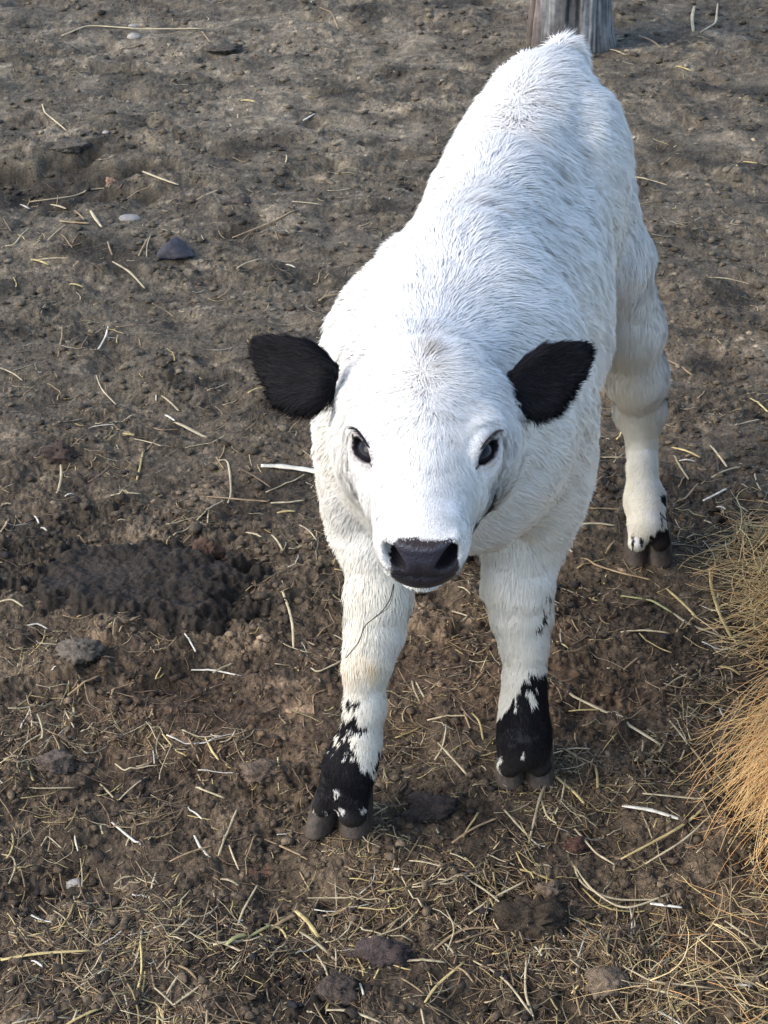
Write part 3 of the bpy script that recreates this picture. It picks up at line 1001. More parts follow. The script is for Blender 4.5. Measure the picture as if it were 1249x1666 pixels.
def hoof(c, fwd, claws):
    fn = hoof_sdf_factory(c, fwd, claws, 0)
    V, Q = surface_nets(fn, (c[0] - 0.075, c[1] - 0.08, -0.012), (c[0] + 0.075, c[1] + 0.08, 0.075), 0.0016)
    n = noise3(V[:, 0] * 120, V[:, 1] * 120, V[:, 2] * 260, 5); n2_ = noise3(V[:, 0] * 40, V[:, 1] * 40, V[:, 2] * 40, 6)
    k = sstep(-0.4, 0.6, n2_ + 0.4 * n)[:, None]
    colr = np.array([0.026, 0.021, 0.019]) * (1 - k) + np.array([0.062, 0.048, 0.037]) * k
    low = sstep(0.014, 0.004, V[:, 2])[:, None]
    colr = colr * (1 - 0.6 * sstep(0.018, 0.034, V[:, 2]))[:, None]
    colr = colr * (1 - low * 0.6) + np.array([0.06, 0.042, 0.03]) * low * 0.6
    me = np_mesh('hoof', V - ROOT, Q.ravel(), np.full(len(Q), 4), M_hoof, colr)
    return link('hoof', me, calf)
# (lateral to the picture's right, forward, half width, half length, height, splay, z offset)
hA = GP(556, 1345)
hoof((hA[0] + 0.002, hA[1] + 0.010), (-0.18, -1), [(-0.0215, 0.010, 0.0135, 0.026, 0.036, -0.30, -0.001), (0.0115, -0.002, 0.0175, 0.030, 0.040, 0.06, -0.001)])
hB = GP(853, 1262)
hoof((hB[0], hB[1] + 0.004), (-0.04, -1), [(-0.0150, 0, 0.0160, 0.027, 0.036, -0.05, -0.002), (0.0160, 0, 0.0160, 0.027, 0.036, 0.08, -0.002)])
hC = GP(1054, 908)
hoof((hC[0], hC[1] + 0.006), (-0.03, -1), [(-0.0150, 0, 0.0155, 0.027, 0.036, -0.04, -0.002), (0.0150, 0, 0.0165, 0.027, 0.036, 0.06, -0.002)])
hD = GP(770, 905)
hoof((hD[0], hD[1] + 0.006), (-0.10, -1), [(-0.0145, 0, 0.0150, 0.027, 0.034, -0.04, -0.002), (0.0145, 0, 0.0150, 0.027, 0.034, 0.06, -0.002)])

# ------------------------------------------------------------------ dung, clods, stones
def lump_obj(name, P, semi, seed, colr, mat, label, cat, rough=0.3, freq=1.6, fine=0.12, squash=0.6, base=ICO4, rz=0.0, sink=0.25, group=None, cvar=0.3, shape=None):
    V, F = lump((1, 1, 1), seed, rough, freq, base, fine, squash)
    if mat is M_clod:
        n5 = np.abs(noise3(V[:, 0] * 4, V[:, 1] * 4, V[:, 2] * 4, seed + 5)) + 0.5 * np.abs(noise3(V[:, 0] * 10, V[:, 1] * 10, V[:, 2] * 10, seed + 6))
        V = V * (0.72 + 0.36 * n5 + 0.25 * noise3(V[:, 0] * 1.5, V[:, 1] * 1.5, V[:, 2] * 1.5, seed + 7))[:, None]
        sink = sink + 0.12
    if shape: V = shape(V)
    V = V * np.array(semi)[None]
    c, s_ = math.cos(rz), math.sin(rz)
    V = np.stack([V[:, 0] * c - V[:, 1] * s_, V[:, 0] * s_ + V[:, 1] * c, V[:, 2]], 1)
    z = float(gh(P[0], P[1])) + semi[2] * (0.5 - sink) * 0.8
    nz = noise3(V[:, 0] * 60, V[:, 1] * 60, V[:, 2] * 60, seed + 9) + 0.5 * noise3(V[:, 0] * 190, V[:, 1] * 190, V[:, 2] * 190, seed + 10)
    C = np.array(colr)[None] * (1 + cvar * nz[:, None])
    me = np_mesh(name, V, F.ravel(), np.full(len(F), 3), mat, np.clip(C, 0.008, 0.9))
    o = link(name, me, None, (P[0], P[1], z))
    return tag(o, label, cat, group)

def dung_patch():
    xs = np.linspace(-0.185, 0.185, 230); ys = np.linspace(-0.125, 0.125, 170)
    X, Y = np.meshgrid(xs, ys)
    wx, wy = PATCH[0] + X, PATCH[1] + Y
    base = gh(wx, wy)
    r = np.sqrt((X / 0.158) ** 2 + ((Y + 0.12 * X) / 0.100) ** 2) + 0.30 * noise2(wx * 14, wy * 14, 61) + 0.20 * noise2(wx * 40, wy * 40, 62) + 0.10 * noise2(wx * 110, wy * 110, 68)
    t = sstep(1.0, 0.70, r)
    w1 = 0.008 * noise2(wx * 50, wy * 50, 63)
    h = 0.011 * t + t * (0.40 * lumps2(wx + w1, wy - w1, 0.034, 140, 0.8, 0.5) + 0.40 * lumps2(wx - w1, wy + w1, 0.017, 150, 0.8, 0.5) + 0.5 * lumps2(wx + w1, wy + w1, 0.009, 160, 0.8, 0.5)) \
        + t * (0.004 * noise2(wx * 40, wy * 40, 64) + 0.0022 * noise2(wx * 110, wy * 110, 65))
    # a smoother, trodden hollow on one side
    hol = np.exp(-(((X + 0.055) / 0.060) ** 2 + ((Y - 0.012) / 0.042) ** 2))
    h = h * (1 - 0.45 * hol)
    Z = np.where(t > 0.001, np.maximum(base * (1 - t) + (base * 0.35) * t + h, base + 0.001 * t), base - 0.008)
    idx = np.arange(X.size).reshape(X.shape)
    keep = (t[:-1, :-1] + t[1:, :-1] + t[:-1, 1:] + t[1:, 1:]) > 0.0
    F = np.stack([idx[:-1, :-1], idx[:-1, 1:], idx[1:, 1:], idx[1:, :-1]], -1)[keep]
    n = noise2(wx * 30, wy * 30, 66) + 0.7 * noise2(wx * 120, wy * 120, 67)
    C = np.array([0.030, 0.024, 0.019])[None] * (1 + 0.35 * n.ravel()[:, None]) * (1 + 0.35 * hol.ravel()[:, None])
    me = np_mesh('dung_patch', np.stack([X.ravel(), Y.ravel(), Z.ravel()], 1), F.ravel(), np.full(len(F), 4), M_wet, np.clip(C, 0.012, 0.3))
    o = link('dung_patch', me, None, (PATCH[0], PATCH[1], 0))
    tag(o, 'wide trampled patch of dark grey dung on the ground', 'dung')
dung_patch()

def wedge(V):
    # a pointed, faceted stone: ridge leaning to one side
    V = V.copy()
    V[:, 2] *= np.clip(1.15 - 0.75 * np.abs(V[:, 0] + 0.2), 0.15, 1.2)
    V[:, 1] *= np.clip(1.0 - 0.35 * V[:, 0], 0.4, 1.4)
    return V
brown = (0.085, 0.058, 0.040); dk = (0.045, 0.034, 0.027); grey = (0.12, 0.108, 0.095)
lump_obj('stone', GP(284, 408), (0.031, 0.026, 0.022), 3, (0.040, 0.039, 0.048), M_stone, 'dark blue-grey pointed stone lying alone on the mud', 'stone', rough=0.34, freq=1.3, fine=0.07, rz=-0.3, shape=wedge, sink=0.1)
lump_obj('clod', GP(333, 897), (0.022, 0.019, 0.020), 12, (0.105, 0.062, 0.042), M_clod, 'round reddish brown clod sitting on the edge of the dung patch', 'clod')
lump_obj('clod', GP(92, 735), (0.024, 0.020, 0.018), 17, (0.070, 0.048, 0.038), M_clod, 'dark round clod beside an upright straw, above the dung patch', 'clod', rough=0.35)
lump_obj('clod', GP(378, 328), (0.032, 0.024, 0.010), 23, (0.080, 0.063, 0.048), M_clod, 'flat dark clod on the grey ground above the pointed stone', 'clod', rough=0.4, fine=0.2)
lump_obj('clod', GP(362, 76), (0.042, 0.028, 0.010), 29, (0.082, 0.070, 0.055), M_clod, 'low dark clod at the tip of the longest distant straw', 'clod', rough=0.4, fine=0.2)
lump_obj('clod', GP(858, 1490), (0.036, 0.026, 0.019), 37, (0.048, 0.034, 0.022), M_clod, 'dark reddish clod matted with straw in front of the calf', 'clod', rough=0.4, fine=0.22)
lump_obj('clod', GP(700, 1308), (0.024, 0.018, 0.013), 41, (0.040, 0.031, 0.026), M_clod, 'small black-brown clod between the two front hooves', 'clod', rough=0.4, fine=0.2)
lump_obj('clod', GP(985, 1592), (0.020, 0.017, 0.012), 43, (0.170, 0.125, 0.085), M_clod, 'pale tan clod lying in straw near the bottom edge', 'clod', rough=0.25)
lump_obj('clod', GP(128, 1070), (0.026, 0.019, 0.014), 47, (0.130, 0.108, 0.085), M_clod, 'grey-brown clod just below the dung patch', 'clod', rough=0.35, fine=0.15)
lump_obj('clod', GP(425, 1255), (0.022, 0.015, 0.011), 53, (0.135, 0.098, 0.070), M_clod, 'flattened tan clod on the mud beside the black front leg', 'clod', rough=0.3)
lump_obj('clod', GP(85, 1230), (0.024, 0.018, 0.012), 59, (0.115, 0.088, 0.066), M_clod, 'brown clod in the loose straw near the left edge', 'clod', rough=0.35)
lump_obj('clod', GP(620, 1548), (0.026, 0.018, 0.015), 61, (0.066, 0.048, 0.042), M_clod, 'purplish brown clod between straw tangles at the bottom', 'clod', rough=0.3)
lump_obj('clod', GP(545, 1610), (0.018, 0.015, 0.012), 67, (0.070, 0.052, 0.040), M_clod, 'small brown clod under the forked straw at the bottom', 'clod', rough=0.3)
lump_obj('clod', GP(120, 232), (0.040, 0.028, 0.013), 71, (0.100, 0.086, 0.068), M_clod, 'grey clod at the rim of the dark hollow', 'clod', rough=0.35, fine=0.18)
lump_obj('clod', GP(890, 1445), (0.013, 0.012, 0.011), 73, (0.16, 0.115, 0.078), M_clod, 'tan pea-sized clod touching the bright straw stub', 'clod', rough=0.3)
lump_obj('clod', GP(935, 1370), (0.013, 0.011, 0.010), 77, (0.09, 0.045, 0.030), M_clod, 'small red-brown clod beside the calf hoof amid the hay', 'clod', rough=0.3)
for px, py, r, sd, lb in [(118, 1402, 0.0075, 81, 'white pebble half sunk in bare mud'), (217, 58, 0.013, 83, 'pale pebble beside the longest distant straw'),
                          (215, 33, 0.009, 85, 'small pale pebble above the longest distant straw'), (50, 315, 0.009, 87, 'pinkish pebble below the dark hollow'),
                          (172, 213, 0.006, 89, 'tiny white pebble on the grey dirt'), (210, 348, 0.016, 91, 'flat grey oval pebble above the dark pointed stone')]:
    cc = (0.30, 0.275, 0.24) if sd in (81, 83, 85, 89) else ((0.30, 0.22, 0.19) if sd == 87 else (0.21, 0.20, 0.18))
    lump_obj('pebble', GP(px, py), (r * 1.25, r, r * (0.75 if sd != 91 else 0.4)), sd, cc, M_stone, lb, 'pebble', rough=0.12, fine=0.03, base=ico(3), cvar=0.12, group='pebbles on the mud')
lump_obj('dung_lump', GP(180, 272), (0.012, 0.012, 0.014), 93, (0.30, 0.19, 0.13), M_clod, 'small peach coloured lump at the end of a long straw', 'clod')
lump_obj('bark_chip', GP(432, 1392), (0.030, 0.008, 0.006), 95, (0.15, 0.085, 0.055), M_clod, 'reddish bark chip below the splayed front hoof', 'bark chip', rough=0.25, rz=0.18, fine=0.15)

def crumbs():
    V0, F0 = ICO1
    n = 18000
    px = rng.uniform(-40, 1290, n); py = rng.uniform(-20, 1700, n)
    a = PITCH + np.arctan((py - 833.0) / FPX)
    Y = CAMH / np.tan(a); X = (px - 624.5) * depth(Y, 0) / FPX
    r = 0.0014 + 0.0042 * rng.random(n) ** 4
    r = r * (1 + 0.5 * (Y - 1.2) / 2)
    keep = noise2(X * 5, Y * 5, 71) + rng.normal(0, 0.5, n) > -0.1
    X, Y, r = X[keep], Y[keep], r[keep]; n = len(X)
    z = gh(X, Y)
    jit = 1 + 0.9 * (rng.random((n, len(V0), 1)) - 0.5)
    S = np.stack([1 + 0.5 * rng.random(n), 0.8 + 0.4 * rng.random(n), 0.40 + 0.3 * rng.random(n)], 1)
    th = rng.random(n) * 6.28
    P = V0[None] * jit * S[:, None, :] * r[:, None, None]
    Q = P.copy()
    Q[:, :, 0] = P[:, :, 0] * np.cos(th)[:, None] - P[:, :, 1] * np.sin(th)[:, None]
    Q[:, :, 1] = P[:, :, 0] * np.sin(th)[:, None] + P[:, :, 1] * np.cos(th)[:, None]
    Q += np.stack([X, Y, z + r * 0.35], 1)[:, None, :]
    F = (F0[None] + (np.arange(n) * len(V0))[:, None, None]).reshape(-1)
    gc = ground_color(X, Y) * (0.6 + 0.95 * rng.random((n, 1)) ** 1.6)
    C = np.repeat(np.clip(gc, 0.02, 0.5), len(V0), 0)
    me = np_mesh('soil_crumbs', Q.reshape(-1, 3), F, np.full(len(F) // 3, 3), M_clod, C, smooth=False)
    o = link('soil_crumbs', me)
    tag(o, 'loose crumbs of brown soil scattered over the ground', 'soil crumbs', kind='stuff')
crumbs()

# ------------------------------------------------------------------ weathered post
def post():
    B = GP(931, 84)
    k = depth(B[1], 0) / FPX
    R0 = 64 * k
    B = B + np.array([0.0, R0, 0.0])
    nth, nz = 220, 260
    th = np.linspace(0, 2 * math.pi, nth, endpoint=False); zz = np.linspace(-0.03, 1.25, nz)
    T, Z = np.meshgrid(th, zz)
    cx, cy = np.cos(T), np.sin(T)
    warp = 0.25 * noise3(cx * 1.5, cy * 1.5, Z * 5, 3) + 0.1 * noise3(cx * 4, cy * 4, Z * 14, 4)
    g = noise3(cx * 7 + warp * 14, cy * 7 + warp * 14, Z * 5.0, 5)
    g2 = noise3(cx * 26 + warp * 8, cy * 26 + warp * 8, Z * 4.5, 6)
    crack = sstep(0.40, 0.62, noise3(cx * 5 + warp * 5, cy * 5, Z * 1.6, 8))
    flare = 0.16 * np.exp(-np.maximum(Z, 0) / 0.05) * (0.4 + 0.9 * np.maximum(0, np.cos(T + 0.35)) ** 4)
    R = R0 * (1 + 0.06 * noise3(cx * 1.2, cy * 1.2, Z * 3, 2) + 0.020 * g + 0.018 * g2 + 0.02 * noise3(cx * 6, cy * 6, Z * 22, 14) - 0.10 * crack + flare - 0.02 * Z)
    X, Y = R * cx, R * cy
    idx = np.arange(nth * nz).reshape(nz, nth); nx = np.roll(idx, -1, 1)
    F = np.stack([idx[:-1], nx[:-1], nx[1:], idx[1:]], -1).reshape(-1, 4)
    top = len(idx.ravel())
    V = np.concatenate([np.stack([X.ravel(), Y.ravel(), Z.ravel()], 1), [[0, 0, 1.26]]])
    capf = np.stack([idx[-1], nx[-1], np.full(nth, top)], 1)
    tone = sstep(-0.5, 0.6, g + 0.5 * g2)[..., None]
    C = np.array([0.085, 0.085, 0.088]) * (1 - tone) + np.array([0.24, 0.24, 0.235]) * tone
    warm = sstep(0.1, 0.6, noise3(cx * 2 + 4, cy * 2, Z * 3, 11))[..., None] * 0.6
    C = C * (1 - warm) + np.array([0.15, 0.11, 0.09]) * (0.5 + tone) * warm
    left = sstep(-0.70, -0.98, cx)[..., None] * 0.7
    C = C * (1 - left) + np.array([0.15, 0.105, 0.085]) * left
    mud = sstep(0.07, 0.0, Z + 0.03 * g)[..., None]
    C = C * (1 - 0.6 * mud) + np.array([0.05, 0.042, 0.038]) * 0.6 * mud
    C = C * (1 - 0.6 * crack[..., None])
    C = np.concatenate([C.reshape(-1, 3), [[0.1, 0.1, 0.1]]])
    me = np_mesh('wooden_post', V, np.concatenate([F.ravel(), capf.ravel()]), [4] * len(F) + [3] * nth, M_wood, C)
    o = link('wooden_post', me, None, (B[0], B[1], 0))
    tag(o, 'weathered grey wooden post set in the ground behind the calf', 'post')
    return B
POST = post()

# ------------------------------------------------------------------ straw
def tubes(polys, rads, cols, sides=4, flat=0.6):
    """polys: list of (k,3) arrays -> one vertex/face soup of thin flattened stalks"""
    V, F, cnt, C = [], [], [], []
    b = 0
    for P, r, c in zip(polys, rads, cols):
        P = np.asarray(P); k = len(P)
        T = np.gradient(P, axis=0); T /= np.linalg.norm(T, axis=1)[:, None] + 1e-9
        up = np.array([0, 0, 1.0])
        S = np.cross(T, up); S /= np.linalg.norm(S, axis=1)[:, None] + 1e-6
        U = np.cross(S, T)
        rr = np.full(k, r) if np.isscalar(r) else np.asarray(r)
        a = np.arange(sides) / sides * 2 * math.pi + 0.4
        ring = P[:, None, :] + rr[:, None, None] * (np.cos(a)[None, :, None] * S[:, None, :] + flat * np.sin(a)[None, :, None] * U[:, None, :])
        V.append(ring.reshape(-1, 3))
        i = np.arange(k - 1)[:, None] * sides; j = np.arange(sides)[None, :]; jn = (j + 1) % sides
        q = np.stack([i + j, i + jn, i + sides + jn, i + sides + j], -1).reshape(-1, 4) + b
        F.append(q.ravel()); cnt.append(np.full(len(q), 4))
        e0 = np.arange(sides)[::-1] + b; e1 = np.arange(sides) + b + (k - 1) * sides
        F.append(np.concatenate([e0, e1])); cnt.append(np.full(2, sides))
        cc = np.asarray(c, float)
        if cc.ndim == 1: cc = np.tile(cc, (k, 1))
        C.append(np.repeat(cc, sides, 0))
        b += k * sides
    return np.concatenate(V), np.concatenate(F), np.concatenate(cnt), np.concatenate(C)

def catmull(P, n):
    P = np.asarray(P, float)
    Q = np.concatenate([[2 * P[0] - P[1]], P, [2 * P[-1] - P[-2]]])
    out = []
    for i in range(1, len(Q) - 2):
        for t in np.linspace(0, 1, n, endpoint=False):
            a, b, c, d = Q[i - 1], Q[i], Q[i + 1], Q[i + 2]
            out.append(0.5 * ((2 * b) + (c - a) * t + (2 * a - 5 * b + 4 * c - d) * t * t + (3 * b - a - 3 * c + d) * t ** 3))
    out.append(Q[-2])
    return np.array(out)

STRAW_COL = {'pale': (0.50, 0.41, 0.25), 'white': (0.66, 0.61, 0.50), 'tan': (0.34, 0.235, 0.125), 'brown': (0.19, 0.125, 0.075), 'gold': (0.52, 0.40, 0.17), 'green': (0.34, 0.33, 0.14)}

def drape(pts2, lift=0.002, arch=0.0, r=0.001):
    """lay a ground-plane polyline over the bumps: it bridges hollows instead of dipping into them"""
    g = gh(pts2[:, 0], pts2[:, 1])
    k = len(g)
    s = g.copy()
    w = max(2, k // 2)
    for _ in range(2):
        c = s.copy()
        for i in range(k):
            lo, hi = max(0, i - w), min(k, i + w + 1)
            s[i] = c[lo:hi].mean()
    s = s + np.percentile(g - s, 72)
    s = np.maximum(s, g - r * 1.2)
    t = np.linspace(0, 1, k)
    z = s + lift + r * 0.5 + arch * np.sin(t * math.pi)
    return np.concatenate([pts2[:, :2], z[:, None]], 1)

USED_LABELS = {}
LANDMARKS = [((284, 408), 'the dark pointed stone'), ((232, 945), 'the dung patch'), ((333, 890), 'the reddish clod'), ((92, 730), 'the dark round clod'),
             ((118, 1402), 'the white pebble'), ((432, 1392), 'the bark chip'), ((858, 1490), 'the matted clod'), ((700, 1308), 'the black-brown clod'), ((985, 1592), 'the pale tan clod'),
             ((555, 1340), 'the splayed front hoof'), ((853, 1262), 'the upright front hoof'), ((1054, 905), 'the hind hoof'), ((378, 328), 'the flat dark clod'), ((935, 40), 'the wooden post'),
             ((478, 600), 'the calf ear'), ((217, 58), 'the distant pebble'), ((1180, 1350), 'the ginger hay'), ((128, 1070), 'the grey-brown clod'), ((620, 1548), 'the purplish clod'),
             ((1220, 850), 'the tan hay heap'), ((690, 960), "the calf's nose"), ((60, 240), 'the dark hollow'), ((1000, 300), 'the rump'), ((85, 1230), 'the edge clod')]
def straw_label(pix, kind, length, bent, r):
    c = np.mean(pix, 0)
    ds = sorted((math.hypot(c[0] - p[0], (c[1] - p[1]) * 1.2), p, n) for p, n in LANDMARKS)
    d, p, n = ds[0]
    size = 'long' if length > 0.075 else ('short' if length < 0.03 else 'medium')
    th = 'thick ' if r > 0.0016 else ('fine ' if r < 0.0009 else '')
    dx, dy = c[0] - p[0], c[1] - p[1]
    if abs(dx) < 0.5 * abs(dy): w = 'below' if dy > 0 else 'above'
    elif abs(dy) < 0.5 * abs(dx): w = 'right of' if dx > 0 else 'left of'
    else: w = ('lower' if dy > 0 else 'upper') + (' right of' if dx > 0 else ' left of')
    near = 'just' if d < 70 else ('well' if d > 190 else 'a hand')
    hd = math.degrees(math.atan2(-(pix[-1][1] - pix[0][1]), pix[-1][0] - pix[0][0])) % 180
    o = 'level' if hd < 22 or hd > 158 else ('upright' if 68 < hd < 112 else ('rising' if hd < 90 else 'falling'))
    for lab in (f"{size} {th}{bent} {kind} straw, {near} {w} {n}", f"{size} {th}{bent} {kind} straw lying {o}, {near} {w} {n}",
                f"{size} {th}{bent} {kind} straw {o}, {near} {w} {n}, second there", f"{size} {th}{bent} {kind} straw {o}, {near} {w} {n}, third there",
                f"{size} {th}{bent} {kind} straw {o}, {near} {w} {n}, fourth there"):
        if lab not in USED_LABELS:
            USED_LABELS[lab] = 1
            return lab
    return None

def straw(pix, kind='pale', w=2.2, arch=0.0, smooth=False, world_pts=None, lab=None, name='straw', cat='straw', group='straw stalks lying on the mud', flat=0.6):
    G = np.array([GP(a, b)[:2] for a, b in pix])
    n = 9 if len(G) == 2 else 6
    if len(G) == 2:
        mid = (G[0] + G[1]) / 2 + np.array([G[1][1] - G[0][1], G[0][0] - G[1][0]]) * rng.uniform(-0.04, 0.04)
        G = np.array([G[0], mid, G[1]]); n = 5
    if smooth or len(pix) == 2:
        P2 = catmull(G, n)
    else:
        P2 = np.concatenate([G[i] + (G[i + 1] - G[i]) * np.linspace(0, 1, n, endpoint=False)[:, None] for i in range(len(G) - 1)] + [G[-1:]])
        P2[1:-1] = 0.25 * P2[:-2] + 0.5 * P2[1:-1] + 0.25 * P2[2:]
    L = np.linalg.norm(np.diff(P2, axis=0), axis=1).sum()
    c0 = P2.mean(0)
    r = max(w * 0.5 * depth(c0[1], 0) / FPX, 0.00045)
    P = drape(P2, lift=0.001, arch=arch, r=r)
    k = len(P)
    rr = r * (1 - 0.25 * np.abs(np.linspace(-1, 1, k)) ** 3) * (1 + 0.12 * rng.normal(0, 1, k).clip(-1, 1))
    col_ = np.array(STRAW_COL[kind])[None] * (1 + 0.16 * rng.normal(0, 1, (k, 1)).clip(-1.5, 1.5)) * rng.uniform(0.68, 1.05)
    base = P.mean(0)
    V, F, cnt, C = tubes([P - base], [rr], [col_], sides=6, flat=(0.3 if w >= 4.5 else flat))
    me = np_mesh(name, V, F, cnt, M_straw, np.clip(C, 0.01, 0.85))
    o = link(name, me, None, base)
    bent = 'straight' if len(pix) == 2 else ('curved' if smooth else 'bent')
    lb = lab or straw_label(pix, {'white': 'whitish', 'green': 'yellow-green', 'gold': 'golden'}.get(kind, kind), L, bent, r) or 'thin straw stalk lying on the mud'
    tag(o, lb, cat, group)
    return o
